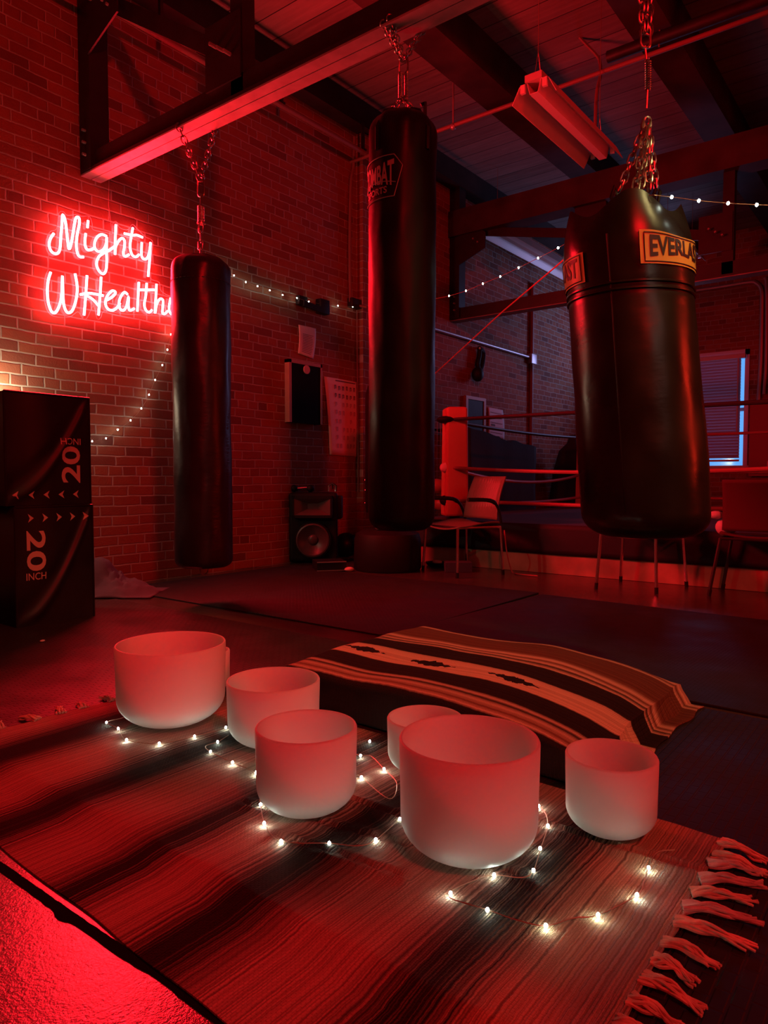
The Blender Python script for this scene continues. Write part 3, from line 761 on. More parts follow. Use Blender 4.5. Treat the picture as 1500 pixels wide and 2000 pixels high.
P5 = [deep(x, y, d) for (x, y), d in zip([(1262, 382), (1312, 385), (1365, 392), (1422, 397), (1478, 400), (1540, 403)], [2.5, 2.48, 2.46, 2.44, 2.42, 2.40])]
light_string('long fairy light string draped from the left bag along the wall to the right bag', ls+P3+P4+P5, P3+P4[3:11]+P5, P3[0], 0.0050, 0.0014)

# ------------------------------------------------------------------ neon sign
ng = lambda x, y: on_y(70+x/5.357, 400+y/5.357, WALL_Y-0.055)
ST = [
 [(188, 300), (150, 360), (140, 430), (165, 490), (215, 512), (250, 470), (262, 330), (275, 180), (282, 105), (310, 180), (330, 350), (348, 462), (375, 380), (410, 170), (430, 130), (452, 140), (455, 200), (430, 330), (425, 440), (440, 520), (468, 545), (500, 545)],
 [(547, 165), (540, 240)],
 [(522, 300), (513, 380), (520, 440), (545, 472), (590, 465), (620, 440)],
 [(740, 330), (690, 310), (640, 340), (615, 400), (620, 460), (660, 490), (705, 470), (735, 410), (742, 340), (740, 480), (742, 600), (732, 690), (702, 722), (660, 690), (635, 620), (655, 550), (700, 510), (770, 475), (830, 430)],
 [(838, 208), (832, 340), (828, 520), (835, 440), (870, 375), (905, 350), (928, 380), (925, 450), (915, 510), (935, 540), (975, 520)],
 [(1015, 240), (995, 350), (985, 440), (1005, 520), (1045, 545), (1080, 520)],
 [(925, 300), (1010, 318), (1060, 318), (1118, 342)],
 [(1108, 395), (1105, 480), (1108, 540), (1135, 570), (1170, 550), (1192, 470), (1200, 395), (1190, 560), (1175, 750)],
 [(155, 705), (130, 790), (120, 900), (130, 1020), (160, 1110), (200, 1130), (240, 1070), (270, 950), (278, 745), (282, 900), (290, 1030), (315, 1110), (350, 1130), (390, 1090), (425, 970), (432, 850), (410, 720)],
 [(535, 740), (525, 900), (505, 1155)],
 [(683, 755), (672, 950), (655, 1155)],
 [(465, 940), (560, 925), (705, 950)],
 [(520, 945), (590, 985), (655, 1055)],
 [(735, 1000), (790, 970), (830, 930), (825, 905), (790, 905), (745, 960), (728, 1030), (750, 1085), (800, 1105), (850, 1075), (880, 1030)],
 [(960, 940), (930, 915), (895, 950), (870, 1020), (880, 1085), (915, 1105), (950, 1060), (970, 960), (968, 1060), (985, 1105), (1030, 1085)],
 [(1078, 810), (1070, 950), (1062, 1115)],
 [(1160, 820), (1150, 950), (1135, 1040), (1150, 1100), (1185, 1125), (1215, 1100)],
 [(1090, 890), (1160, 890), (1240, 890)],
 [(1262, 830), (1255, 980), (1248, 1135), (1265, 1040), (1300, 985), (1330, 1000), (1328, 1070), (1325, 1130), (1350, 1140), (1380, 1110)],
 [(1410, 975), (1395, 1060), (1400, 1120), (1430, 1150), (1470, 1135), (1500, 1070), (1510, 990), (1500, 1170), (1480, 1260), (1470, 1340)],
]
ns = thing('neon_sign', 'glowing red neon script sign reading Mighty WHealthy on the brick wall', 'sign', (NEON_C.x, WALL_Y-0.03, NEON_C.z))
for s_ in ST:
    build('letter_tube', MB().tube(smooth_path([ng(*q) for q in s_], 5), 0.0088, 8), M['neon'], ns)
outl = [(110, 470), (105, 370), (150, 280), (215, 250), (240, 90), (285, 70), (330, 110), (430, 100), (480, 120), (560, 120), (590, 200), (600, 260), (740, 290), (800, 300), (805, 200), (840, 175), (880, 240), (960, 260), (1010, 205), (1060, 250), (1140, 330), (1200, 360), (1222, 400), (1210, 560), (1195, 760), (1290, 810), (1310, 900), (1420, 960), (1530, 960), (1530, 1200), (1500, 1380), (1440, 1370), (1450, 1200), (1330, 1170), (1230, 1160), (1060, 1150), (900, 1140), (720, 1110), (680, 1180), (640, 1190), (600, 1060), (540, 1180), (490, 1190), (440, 1120), (350, 1175), (200, 1170), (120, 1110), (85, 960), (95, 760), (130, 670), (135, 540)]
op = smooth_path([on_y(70+x/5.357, 400+y/5.357, WALL_Y-0.035) for x, y in outl+outl[:1]], 4)
mb = MB(); n_ = len(op)-1
mb.add(op[:-1]+[p+V((0, 0.004, 0)) for p in op[:-1]], [tuple(range(n_)), tuple(reversed(range(n_, 2*n_)))]+[(i, (i+1) % n_, n_+(i+1) % n_, n_+i) for i in range(n_)])
build('acrylic_backing', mb, M['acrylic'], ns, smooth=False)
build('backing_edge', MB().tube(op[:-1], 0.0018, 5, closed=True), M['acrylic_edge'], ns)
build('hanging_wire', MB().tube([on_y(213, 352, WALL_Y-0.01), on_y(212, 400, WALL_Y-0.02), on_y(216, 430, WALL_Y-0.035), on_y(219, 455, WALL_Y-0.035)], 0.002, 5), M['acrylic_edge'], ns)

# ------------------------------------------------------------------ steel rigs (beams that carry the bags)
BW_ = 0.15; BH_ = 0.10
BZ = (on_x(190, 345, BEAM_X).z)
def rig(name, label, X, zb, y1, post_y, bw, strut_top, diag):
    t_ = thing(name, label, 'steel rig', (X, WALL_Y-0.1, zb), 'steel bag rigs')
    mb = MB().box((X-bw/2, y1, zb), (X-0.003, WALL_Y, zb+0.010)).box((X+0.003, y1, zb), (X+bw/2, WALL_Y, zb+0.010))
    build('bottom_flange', mb, M['steel_grey'], t_, smooth=False)
    mb = MB().box((X-0.045, y1, zb+0.010), (X-0.035, WALL_Y, zb+0.15)).box((X+0.035, y1, zb+0.010), (X+0.045, WALL_Y, zb+0.15)).box((X-bw/2, y1, zb+0.0101), (X+bw/2, WALL_Y, zb+0.03))
    build('channel', mb, M['steel_black'], t_, smooth=False)
    build('wall_post', MB().box((X-0.08, WALL_Y-0.14, zb+0.02), (X+0.06, WALL_Y-0.005, CEIL_Z-0.1)), M['steel_black'], t_, smooth=False)
    build('strut', MB().box((X-0.045, post_y-0.05, zb+0.03), (X+0.045, post_y+0.05, strut_top)), M['steel_black'], t_, smooth=False)
    a = V((X-0.03, WALL_Y-0.12, diag[0])); b_ = V((X-0.03, post_y+0.08, diag[1]))
    build('brace', MB().beam(a, b_, 0.012, 0.10, up=(0, 0, 1)).beam(a+V((0.04, 0, 0.045)), b_+V((0.04, 0, 0.045)), 0.09, 0.012), M['steel_black'], t_, smooth=False)
    g = MB().box((X-0.055, post_y-0.04, diag[1]-0.16), (X-0.045, post_y+0.26, diag[1]+0.20))
    build('gusset', g, M['steel_black'], t_, smooth=False)
    g = MB(); p = [V((X-0.09, WALL_Y-0.14, diag[0]+0.15)), V((X-0.09, WALL_Y-0.14, diag[0]-0.42)), V((X-0.09, WALL_Y-0.50, diag[0]-0.28)), V((X-0.09, WALL_Y-0.50, diag[0]-0.1))]
    g.add(p+[q+V((0.012, 0, 0)) for q in p], [(0, 1, 2, 3), (7, 6, 5, 4), (0, 4, 5, 1), (1, 5, 6, 2), (2, 6, 7, 3), (3, 7, 4, 0)])
    build('gusset', g, M['steel_black'], t_, smooth=False)
    for yy, zz in ((WALL_Y-0.08, zb+0.12), (WALL_Y-0.08, zb+0.20), (WALL_Y-0.08, zb+0.28), (post_y+0.16, diag[1]+0.06), (post_y+0.10, diag[1]+0.02), (post_y+0.04, diag[1]-0.02), (WALL_Y-0.40, diag[0]-0.20), (WALL_Y-0.34, diag[0]-0.15)):
        build('bolt', MB().cyl((X-0.105, yy, zz), (X-0.04, yy, zz), 0.010, 8), M['steel_grey'], t_)
    return t_
rig('bag_rig', 'dark steel beam rig overhead carrying the three hanging bags', BEAM_X, BZ, -1.6, on_x(475, 200, BEAM_X).y, BW_, CEIL_Z-0.05, (4.05, 3.16))
R2X = on_y(884, 630, WALL_Y).x
r2z = on_y(884, 630, WALL_Y).z
r2 = rig('bag_rig', 'far dark steel beam rig above the boxing ring', R2X, r2z, -3.0, on_x(1424, 450, R2X).y, 0.14, 4.0, (3.75, 3.1))
uz = on_x(905, 418, R2X).z
build('upper_beam', MB().box((R2X-0.12, -3.0, uz-0.28), (R2X+0.12, WALL_Y-0.01, uz+0.02)), M['timber'], r2, smooth=False)
py = on_x(1156, 470, R2X).y
build('strut', MB().box((R2X-0.06, py-0.17, r2z+0.03), (R2X+0.06, py+0.17, uz-0.28)), M['steel_black'], r2, smooth=False)

# ------------------------------------------------------------------ hanging bags
def bag_body(R, zb, zt, rb, rt, X, Y, seed, lean=(0, 0), wr=0.004, top_r=0.35, n=46):
    prof = []
    for i in range(7): a = PI/2*i/6; prof.append((max(0.004, R-rb+rb*math.sin(a)) if i else max(0.004, R-rb), zb+rb*(1-math.cos(a))))
    prof = [(0.004, zb-0.002)]+prof
    for i in range(1, n): prof.append((R, zb+rb+(zt-rt-zb-rb)*i/n))
    for i in range(8):
        a = PI/2*i/7; prof.append((R-(R*(1-top_r))*(1-math.cos(a)), zt-rt+rt*math.sin(a)))
    prof.append((0.004, zt+0.004))
    def fn(p, a):
        h = (p.z-zb)/(zt-zb); rr = math.hypot(p.x, p.y)
        q = V((math.cos(a)*1.5, math.sin(a)*1.5, p.z*3+seed))
        k = 1+wr/R*(nz(q, 1.3)*1.4+nz(q, 3.1)*0.6)
        if p.z > zt-rt*2.2:  # gathered, creased head
            k += 0.035*math.sin(a*9+seed)*min(1, (p.z-(zt-rt*2.2))/(rt*2.2))
        return V((p.x*k+lean[0]*(zt-p.z), p.y*k+lean[1]*(zt-p.z), p.z))
    return MB().lathe(prof, 64, (X, Y, 0), fn=fn)
def wrap_text(body, w_, h_, R, X, Y, ang_c, zc, bold=0.0, tilt=0.0, off=0.003, rotdeg=0, xform=None):
    vs, fs = text_geo(body, w_, h_, bold); out = []
    for p in vs:
        x = p.x-w_/2; y = p.y-h_/2
        if xform: x, y = xform(x, y)
        if rotdeg:
            r_ = math.radians(rotdeg); x, y = x*math.cos(r_)-y*math.sin(r_), x*math.sin(r_)+y*math.cos(r_)
        a = ang_c+x/R; out.append(V((X+(R+off)*math.cos(a), Y+(R+off)*math.sin(a), zc+y+tilt*x)))
    return out, fs
def facing(X, Y): return math.atan2(-Y, -X)     # compass from a bag to the camera

# left bag
Y1 = on_x(395, 800, BEAM_X).y; dep = (V((BEAM_X, Y1, 1))-CAM).dot(FW)
R1 = 111*dep/F_PX/2; zt = on_x(395, 508, BEAM_X).z; zb = (CAM+ray(395, 1108)*dep).z; zt = (CAM+ray(395, 508)*dep).z
b1 = thing('punching_bag', 'long dark hanging bag at left, just right of the neon sign', 'punching bag', (BEAM_X, Y1, zb), 'hanging bags')
bd = bag_body(R1, zb, zt, 0.05, 0.085, BEAM_X, Y1, 1.0, wr=0.005, top_r=0.42)
build('bag_body', bd, M['vinyl_purple'], b1)
fa = facing(BEAM_X, Y1)
sm_ = MB()
for k in range(40): a0 = 2*PI*k/40; a1 = a0+0.09; sm_.tube([(BEAM_X+(R1+.003)*math.cos(a), Y1+(R1+.003)*math.sin(a), zt-0.16) for a in (a0, (a0+a1)/2, a1)], 0.0022, 5)
build('stitching', sm_, M['stitch'], b1)
em = MB()
for k in range(46):
    z_ = zt-0.62-k*0.021
    if k in (9, 10, 20, 21, 30): continue
    a0 = fa+math.radians(56); wd_ = rnd.choice((0.10, 0.14, 0.08))
    for q in range(2): em.tube([(BEAM_X+(R1+.001)*math.cos(a0+wd_*s), Y1+(R1+.001)*math.sin(a0+wd_*s), z_-q*0.008) for s in (0, .5, 1)], 0.0016, 4)
build('embossed_marks', em, M['stitch'], b1)
build('bottom_ring', MB().tube([(BEAM_X+0.03*math.cos(a), Y1, zb-0.02+0.03*math.sin(a)) for a in [2*PI*k/12 for k in range(12)]], 0.004, 6, closed=True), M['chain'], b1)
def p1(x, y): return CAM+ray(x, y)*dep
top = p1(370, 236)+V((0, 0, 0.0)); joint = p1(392, 352)
hg = MB().chain(V((BEAM_X-0.075, Y1+0.10, BZ+0.02)), joint, 9, 0.016, 0.0045).chain(V((BEAM_X+0.085, Y1-0.05, BZ+0.02)), joint, 9, 0.016, 0.0045)
build('chain', hg, M['chain'], b1)
build('snap_hook', MB().link(joint+V((0, 0, .02)), joint+V((0, 0, -0.10)), 0.018, 0.005, RT), M['chain'], b1)
j2_ = joint+V((0, 0, -0.16))
build('spring', MB().spring(joint+V((0, 0, -0.155)), joint+V((0, 0, -0.255)), 0.020, 0.0028, 14).cyl(joint+V((0, 0, -0.09)), joint+V((0, 0, -0.16)), 0.004, 6).cyl(joint+V((0, 0, -0.255)), joint+V((0, 0, -0.262)), 0.026, 12), M['chain'], b1)
build('chain', MB().chain(joint+V((0, 0, -0.262)), V((BEAM_X, Y1, zt-0.005)), 4, 0.014, 0.0042), M['chain'], b1)

# middle bag
Y2 = on_x(785, 700, BEAM_X).y; dep = (V((BEAM_X, Y2, 1))-CAM).dot(FW)
R2 = 129*dep/F_PX/2; zt = (CAM+ray(785, 243)*dep).z; zb = (CAM+ray(785, 1036)*dep).z
b2 = thing('punching_bag', 'tall black hanging bag in the middle with a faint printed shield', 'punching bag', (BEAM_X, Y2, zb), 'hanging bags')
build('bag_body', bag_body(R2, zb, zt, 0.07, 0.10, BEAM_X, Y2, 4.0, wr=0.004, top_r=0.45), M['leather_black'], b2)
fa2 = facing(BEAM_X, Y2)
pz = lambda y: (CAM+ray(785, y)*dep).z
Rr = R2
KS = 0.68; lc = fa2-math.radians(50); zc = (CAM+ray(760, 358)*(dep-R2*0.75)).z
sh = MB()
vs, fs = wrap_text('COMBAT', 0.30*KS, 0.115*KS, Rr, BEAM_X, Y2, lc, zc+0.02*KS, bold=0.03, tilt=0.0, off=0.004, xform=lambda x, y: (x, y*(1+0.55*abs(x)/(0.15*KS))))
sh.add(vs, fs)
vs, fs = wrap_text('SPORTS', 0.20*KS, 0.045*KS, Rr, BEAM_X, Y2, lc, zc-0.085*KS, bold=0.02, off=0.004)
sh.add(vs, fs)
hexa = [(-0.15, 0.135), (0.15, 0.135), (0.205, 0.06), (0.15, -0.135), (-0.15, -0.135), (-0.205, 0.06)]
def wr_pt(x, y, off=0.004): a = lc+x*KS/Rr; return V((BEAM_X+(Rr+off)*math.cos(a), Y2+(Rr+off)*math.sin(a), zc+y*KS))
for k in range(6):
    a = hexa[k]; b_ = hexa[(k+1) % 6]
    sh.tube([wr_pt(a[0]+(b_[0]-a[0])*i/8, a[1]+(b_[1]-a[1])*i/8) for i in range(9)], 0.0022, 4)
sh.tube([wr_pt(-0.16+0.32*i/12, -0.045+0.02*math.sin(PI*i/12)) for i in range(13)], 0.002, 4)
build('printed_shield', sh, M['print_grey'], b2)
def p2(x, y): return CAM+ray(x, y)*dep
joint = p2(788, 118)
build('chain', MB().chain(V((BEAM_X-0.075, Y2+0.06, BZ+0.02)), joint, 9, 0.014, 0.0042).chain(V((BEAM_X-0.075, Y2+0.02, BZ+0.03)), joint, 9, 0.014, 0.0042).chain(V((BEAM_X+0.085, Y2-0.06, BZ+0.02)), joint, 9, 0.014, 0.0042), M['chain'], b2)
for s_ in (-1, 1):
    build('spring', MB().spring(p2(788+s_*6, 142), p2(788+s_*6, 192), 0.008, 0.0026, 18), M['chain'], b2)
build('snap_hook', MB().link(joint+V((0, 0, 0.02)), p2(788, 145), 0.02, 0.005, RT), M['chain'], b2)
tp = V((BEAM_X, Y2, zt))
cm = MB()
for k in range(4):
    a = fa2+PI/4+k*PI/2; cm.chain(p2(788, 190), tp+V((0.10*math.cos(a), 0.10*math.sin(a), -0.02)), 6, 0.010, 0.0034)
build('chain', cm, M['chain'], b2)
for k in range(4):
    a = fa2+PI/4+k*PI/2; st = MB()
    st.tube([tp+V((0.06*math.cos(a), 0.06*math.sin(a), 0.015)), tp+V((0.11*math.cos(a), 0.11*math.sin(a), -0.01)), tp+V(((R2+.003)*math.cos(a), (R2+.003)*math.sin(a), -0.10)), tp+V(((R2+.003)*math.cos(a), (R2+.003)*math.sin(a), -0.2))], 0.010, 6)
    build('strap', st, M['leather_black'], b2)
sp = MB().tube([p2(822, 205), p2(830, 200), p2(830, 250), p2(832, 262)], 0.009, 6)
build('strap', sp, M['leather_black'], b2)

# right bag (widest)
XR = BEAM_X; Y3 = on_x(1246, 700, XR).y; dep = (V((XR, Y3, 1))-CAM).dot(FW)
R3 = 236*dep/F_PX/2; zt = (CAM+ray(1235, 432)*dep).z; zb = (CAM+ray(1246, 1048)*dep).z
b3 = thing('punching_bag', 'wide heavy leather bag at right with yellow labels and many chains', 'punching bag', (XR, Y3, zb), 'hanging bags')
LN = RT*(-0.045)   # leans away to the right as it goes down
def lean3(z): return RT*((zt-z)*0.085-0.060)
def body3(p, a):
    h = (p.z-zb)/(zt-zb); q = V((math.cos(a)*1.4, math.sin(a)*1.4, p.z*2.6))
    k = 1+0.018*nz(q, 1.2)+0.008*nz(q, 3.3)+0.02*math.exp(-((h-0.22)/0.16)**2)-0.02*math.exp(-((h-0.72)/0.1)**2)
    k *= 1-0.010*math.exp(-((h-0.735)/0.006)**2)-0.010*math.exp(-((h-0.755)/0.006)**2)
    l = lean3(p.z)
    z_ = p.z
    if h > 0.86:   # soft flaps rise where the straps pull
        t_ = (h-0.86)/0.14; z_ += 0.032*t_*math.cos(4*(a-facing(XR, Y3))-0.6); k *= 1+0.03*t_*math.cos(4*(a-facing(XR, Y3))-0.6)
    return V((p.x*k+l.x, p.y*k+l.y, z_))
prof = [(0.004, zb)]
rb = 0.10
for i in range(8): a = PI/2*i/7; prof.append((R3-rb+rb*math.sin(a), zb+0.085*(1-math.cos(a))))
NN = 90
for i in range(1, NN+1): prof.append((R3, zb+0.085+(zt-0.16-zb-0.085)*i/NN))
for i in range(1, 10): t_ = i/9; prof.append((R3*(1-0.16*t_**1.6), zt-0.16+0.16*t_))
prof += [(R3*0.80, zt-0.01), (R3*0.5, zt-0.06), (0.004, zt-0.07)]
build('bag_body', MB().lathe(prof, 96, (XR, Y3, 0), fn=body3), M['leather_green'], b3)
fa3 = facing(XR, Y3)
def on_bag3(ang, z, off=0.004):
    h = (z-zb)/(zt-zb); q = V((math.cos(ang)*1.4, math.sin(ang)*1.4, z*2.6))
    k = 1+0.018*nz(q, 1.2)+0.008*nz(q, 3.3)+0.02*math.exp(-((h-0.22)/0.16)**2)-0.02*math.exp(-((h-0.72)/0.1)**2)
    l = lean3(z); z2 = z
    if h > 0.86:
        t_ = (h-0.86)/0.14; z2 += 0.032*t_*math.cos(4*(ang-fa3)-0.6); k *= 1+0.03*t_*math.cos(4*(ang-fa3)-0.6)
    r = R3*k+off
    return V((XR+r*math.cos(ang)+l.x, Y3+r*math.sin(ang)+l.y, z2))
z3 = lambda y: (CAM+ray(1250, y)*dep).z
def label3(angc, zc, w_, h_):
    """a sewn yellow label with black lettering; w_ measured along the leather"""
    def g(u, v): return on_bag3(angc+(u-0.5)*w_/R3, zc+(v-0.5)*h_, 0.0045)
    lb = build('label', MB().grid(g, 26, 12), M['label_yellow'], b3); lb['label'] = 'yellow sewn label with black lettering'
    mb = MB(); vs, fs = text_geo('EVERLAST', w_*0.80, h_*0.66, 0.028)
    out = []
    for p in vs:
        x = p.x-w_*0.40; y = p.y-h_*0.31
        yy = y*(0.80+0.42*abs(x)/(w_*0.4)) + 0.0
        yy = y if y > 0 else y*(0.62+0.38*abs(x)/(w_*0.4))
        out.append(on_bag3(angc+x/R3, zc+yy+h_*0.02, 0.0065))
    mb.add(out, fs)
    for s_ in (0.455,):
        rr = [(-s_*w_, -0.43*h_), (s_*w_, -0.43*h_), (s_*w_, 0.43*h_), (-s_*w_, 0.43*h_)]
        pts = []
        for k in range(4):
            a = rr[k]; b_ = rr[(k+1) % 4]
            for i in range(10): pts.append(on_bag3(angc+(a[0]+(b_[0]-a[0])*i/10)/R3, zc+a[1]+(b_[1]-a[1])*i/10, 0.006))
        mb.tube(pts, 0.0018, 4, closed=True)
    build('lettering', mb, M['label_ink'], lb, smooth=False)
label3(fa3+math.radians(52), (CAM+ray(1262, 489)*(dep-R3*0.98)).z, 0.335, 0.108)
label3(fa3-math.radians(82), (CAM+ray(1156, 519)*(dep-R3*0.67)).z, 0.335, 0.108)
sm_ = MB()
for a in (fa3-math.radians(16), fa3+math.radians(164)):
    sm_.tube([on_bag3(a, zb+0.1+(zt-zb-0.22)*i/30, -0.0025) for i in range(31)], 0.004, 6)
build('seam', sm_, M['leather_black'], b3)
sm_ = MB()
for z_ in ((CAM+ray(1300, 553)*(dep-R3*.87)).z, (CAM+ray(1300, 566)*(dep-R3*.87)).z):
    sm_.tube([on_bag3(2*PI*k/72, z_, 0.001) for k in range(72)], 0.005, 6, closed=True)
build('piping', sm_, M['leather_green'], b3)
def p3(x, y): return CAM+ray(x, y)*dep
ringp = p3(1260, 92); jn = p3(1264, 232)
build('chain', MB().chain(p3(1250, -200), p3(1256, 62), 14, 0.014, 0.0042).chain(p3(1262, -200), p3(1262, 62), 14, 0.014, 0.0042).chain(p3(1272, -140), p3(1268, 66), 11, 0.014, 0.0042), M['chain'], b3)
build('snap_hook', MB().link(p3(1261, 50), p3(1261, 94), 0.019, 0.0055, RT), M['chain'], b3)
build('spring', MB().spring(p3(1266, 118), p3(1266, 176), 0.010, 0.0032, 13).cyl(p3(1260, 90), p3(1263, 118), 0.004, 6).cyl(p3(1265, 176), p3(1263, 212), 0.004, 6), M['chain'], b3)
ends = [(fa3-math.radians(50), 0.80), (fa3-math.radians(5), 0.80), (fa3+math.radians(28), 0.72), (fa3+math.radians(60), 0.6), (fa3+math.radians(150), 0.85), (fa3-math.radians(130), 0.85)]
ends_px = [(1210, 372), (1237, 392), (1250, 384), (1268, 372), (1282, 368)]
cm = MB()
for (x, y), dd in zip(ends_px, (0.05, -0.15, -0.12, -0.05, 0.06)):
    cm.chain(jn, CAM+ray(x, y)*(dep+dd), 8, 0.013, 0.0042)
build('chain', cm, M['chain'], b3)
for x, y, dd in ((1200, 385, 0.05), (1283, 380, 0.06)):
    st = MB(); q = CAM+ray(x, y)*(dep+dd)
    st.tube([q+V((0, 0, 0.04)), q+RT*0.012+V((0, 0, 0.01)), q+V((0, 0, -0.05)), q-RT*0.012+V((0, 0, 0.0))], 0.008, 6, closed=True); build('strap', st, M['leather_black'], b3)

# ------------------------------------------------------------------ plyometric boxes
def plyo(label, pr, pl, zlo, zhi, depth, flip, seed):
    """pr / pl: right and left front corners on the floor plan"""
    pr = V((pr[0], pr[1], 0)); pl = V((pl[0], pl[1], 0)); ux = (pr-pl); W = ux.length; ux.normalize(); uy = V((-ux.y, ux.x, 0)); H = zhi-zlo
    t_ = thing('plyo_box', label, 'exercise box', pl+(pr-pl)*0.5+V((0, 0, zlo)), 'stacked exercise boxes')
    def ridge(u, v):
        # soft cover: one long diagonal fold from lower left to upper right, slack above it
        c = u**1.7 if not flip else 0.05+0.95*u**1.7
        d = (v-c)
        fold = 0.011*math.exp(-(d/0.06)**2)-0.007*math.exp(-((d-0.13)/0.10)**2)
        edge = min(1, min(u, 1-u, v, 1-v)/0.09)
        return fold*edge+0.006*math.sin(u*PI)*math.sin(v*PI)
    def front(u, v): return pl+ux*(W*u)+V((0, 0, zlo+H*v))-uy*(ridge(u, v))
    mb = MB()
    mb.grid(front, 60, 60)
    def plane(o_, a, b_):
        mb.grid(lambda u, v: V(o_)+V(a)*u+V(b_)*v, 2, 2)
    Z = V((0, 0, 1))
    o0 = pl+Z*zlo
    plane(o0+uy*depth, Z*H, ux*W); plane(o0, Z*H, uy*depth); plane(o0+ux*W, uy*depth, Z*H); plane(o0+Z*H, ux*W, uy*depth); plane(o0, uy*depth, ux*W)
    bm_ = build('cover', mb, M['vinyl_box'], t_, angle=30)
    me = bm_.data; bm = bmesh.new(); bm.from_mesh(me); bmesh.ops.remove_doubles(bm, verts=bm.verts[:], dist=0.0005); bmesh.ops.recalc_face_normals(bm, faces=bm.faces[:]); bm.to_mesh(me); bm.free()
    pi_ = MB()
    for q in ((0, 0), (1, 0)): pi_.tube([o0+ux*(W*q[0])-uy*0.001, o0+ux*(W*q[0])-uy*0.001+Z*H], 0.006, 6)
    pi_.tube([o0+Z*H-uy*0.001, o0+Z*H+ux*W-uy*0.001], 0.006, 6); pi_.tube([o0+Z*H+ux*W, o0+Z*H+ux*W+uy*depth], 0.006, 6)
    build('piping', pi_, M['vinyl_box'], t_)
    def put(vs, fs, name):
        m_ = MB(); m_.add([front(min(1, max(0, p.x)), min(1, max(0, p.y)))-uy*0.0025 for p in vs], fs); return m_
    def uv(p):  # marks are drawn for the lower box; the upper one stands on its head
        return V((1-p.x, 1-p.y, 0)) if flip else p
    mk = MB()
    # row of five notched arrows
    for k in range(5):
        cx_ = (0.19+k*0.178); cy_ = 0.905; a_ = 0.034; b2 = 0.046
        sh_ = [(-a_, b2*0.8), (a_*1.1, 0), (-a_, -b2*0.8), (-a_*0.35, 0)]
        mk.add(put([uv(V((cx_+x, cy_+y, 0))) for x, y in sh_], [(0, 1, 3), (1, 2, 3)], '').v, [(0, 1, 3), (1, 2, 3)])
    build('arrow_print', mk, M['print_cream'], t_, smooth=False)
    vs, fs = text_geo('20', 1, 1, 0.02)
    pts = []
    for p in vs:  # turned a quarter so it reads downwards
        x = 0.13+(p.y)*0.235; y = 0.80-(p.x)*0.34
        pts.append(uv(V((x, y, 0))))
    build('number_print', put(pts, fs, ''), M['print_cream'], t_, smooth=False)
    vs, fs = text_geo('INCH', 1, 1, 0.005); pts = [uv(V((0.12+p.x*0.245, 0.385+p.y*0.06, 0))) for p in vs]
    build('word_print', put(pts, fs, ''), M['print_cream'], t_, smooth=False)
    return t_
c_r = on_z(184, 1206); c_l = on_y(33, 1200, c_r.y)
hz = on_y(188, 986, c_r.y).z
plyo('lower black exercise box on the mat with numeral and arrows at its top', (c_r.x, c_r.y), (c_l.x, c_r.y), MT, hz, 0.62, False, 1)
u_r = on_y(177, 980, c_r.y+0.02); u_l = on_y(12, 980, c_r.y+0.02); tz = on_y(181, 779, c_r.y+0.02).z
plyo('upper black exercise box stacked on another, its printed numeral upside down', (u_r.x, u_r.y), (u_l.x, u_l.y), hz+0.006, tz, 0.6, True, 2)

# dark jacket heap behind the boxes
jc = on_z(232, 1160)
def heap(u, v):
    x = (u-0.5)*0.62; y = (v-0.5)*0.42; r = math.hypot(x/0.31, y/0.21)
    z = max(0, 1-r**1.6)*0.17*(0.7+0.6*nz((x*6, y*6, 1)))+0.025*max(0, 1-r)*abs(nz((x*19, y*15, 3)))*3
    z += 0.16*max(0, 1-((x+0.2)**2+(y-0.02)**2)/0.03)
    return jc+RT*x*0.9+V((FW.x, FW.y, 0))*y+V((0, 0, 0.012+max(0, z)))
o = single('jacket', MB().grid(heap, 40, 30), M['cloth_purple'], 'crumpled purple-grey jacket on the floor beside the lower black box', 'jacket', (jc.x, jc.y, 0.01))
o.modifiers.new('thick', 'SOLIDIFY').thickness = 0.008

# ------------------------------------------------------------------ loudspeaker
sc_ = on_z(612, 1100); sp_d = (sc_-CAM).dot(FW); px = sp_d/F_PX
spk_rz = math.atan2(-(sc_.y), -(sc_.x))+PI/2+math.radians(-6)
spk = thing('loudspeaker', 'black loudspeaker standing on the floor against the brick wall', 'speaker', (sc_.x, sc_.y, 0), rz=spk_rz)
W_ = 96*px; H_ = 138*px; D_ = 0.36
mb = MB()
# cabinet: front width W_, tapering to the back
fr_ = [(-W_/2, 0), (W_/2, 0), (W_/2-0.02, D_*0.6), (W_*0.28, D_), (-W_*0.28, D_), (-W_/2+0.02, D_*0.6)]
vs = [V((x, y, z)) for z in (0.01, H_) for x, y in fr_]
mb.add(vs, [tuple(range(5, -1, -1)), tuple(range(6, 12))]+[(i, (i+1) % 6, 6+(i+1) % 6, 6+i) for i in range(6)])
cb = build('cabinet', mb, M['abs'], spk, local=True, smooth=False)
bv = cb.modifiers.new('bevel', 'BEVEL'); bv.width = 0.03; bv.segments = 3
build('baffle_frame', MB().tube([(0.36*W_*math.cos(a), -0.035, H_*0.33+0.36*W_*math.sin(a)) for a in [2*PI*k/40 for k in range(40)]], 0.008, 6, closed=True), M['abs'], spk, local=True)
wf = MB().lathe([(0.004, 0.020), (0.03, 0.018), (0.048, 0.008), (0.05, 0.004), (0.16*W_, 0.012), (0.29*W_, 0.040), (0.31*W_, 0.050), (0.34*W_, 0.046), (0.36*W_, 0.0)], 40)
wf.v = [V((p.x, -0.002-p.z, p.y+H_*0.33)) for p in wf.v]
build('woofer', wf, M['cone'], spk, local=True)
hn = MB(); zc_ = H_*0.80
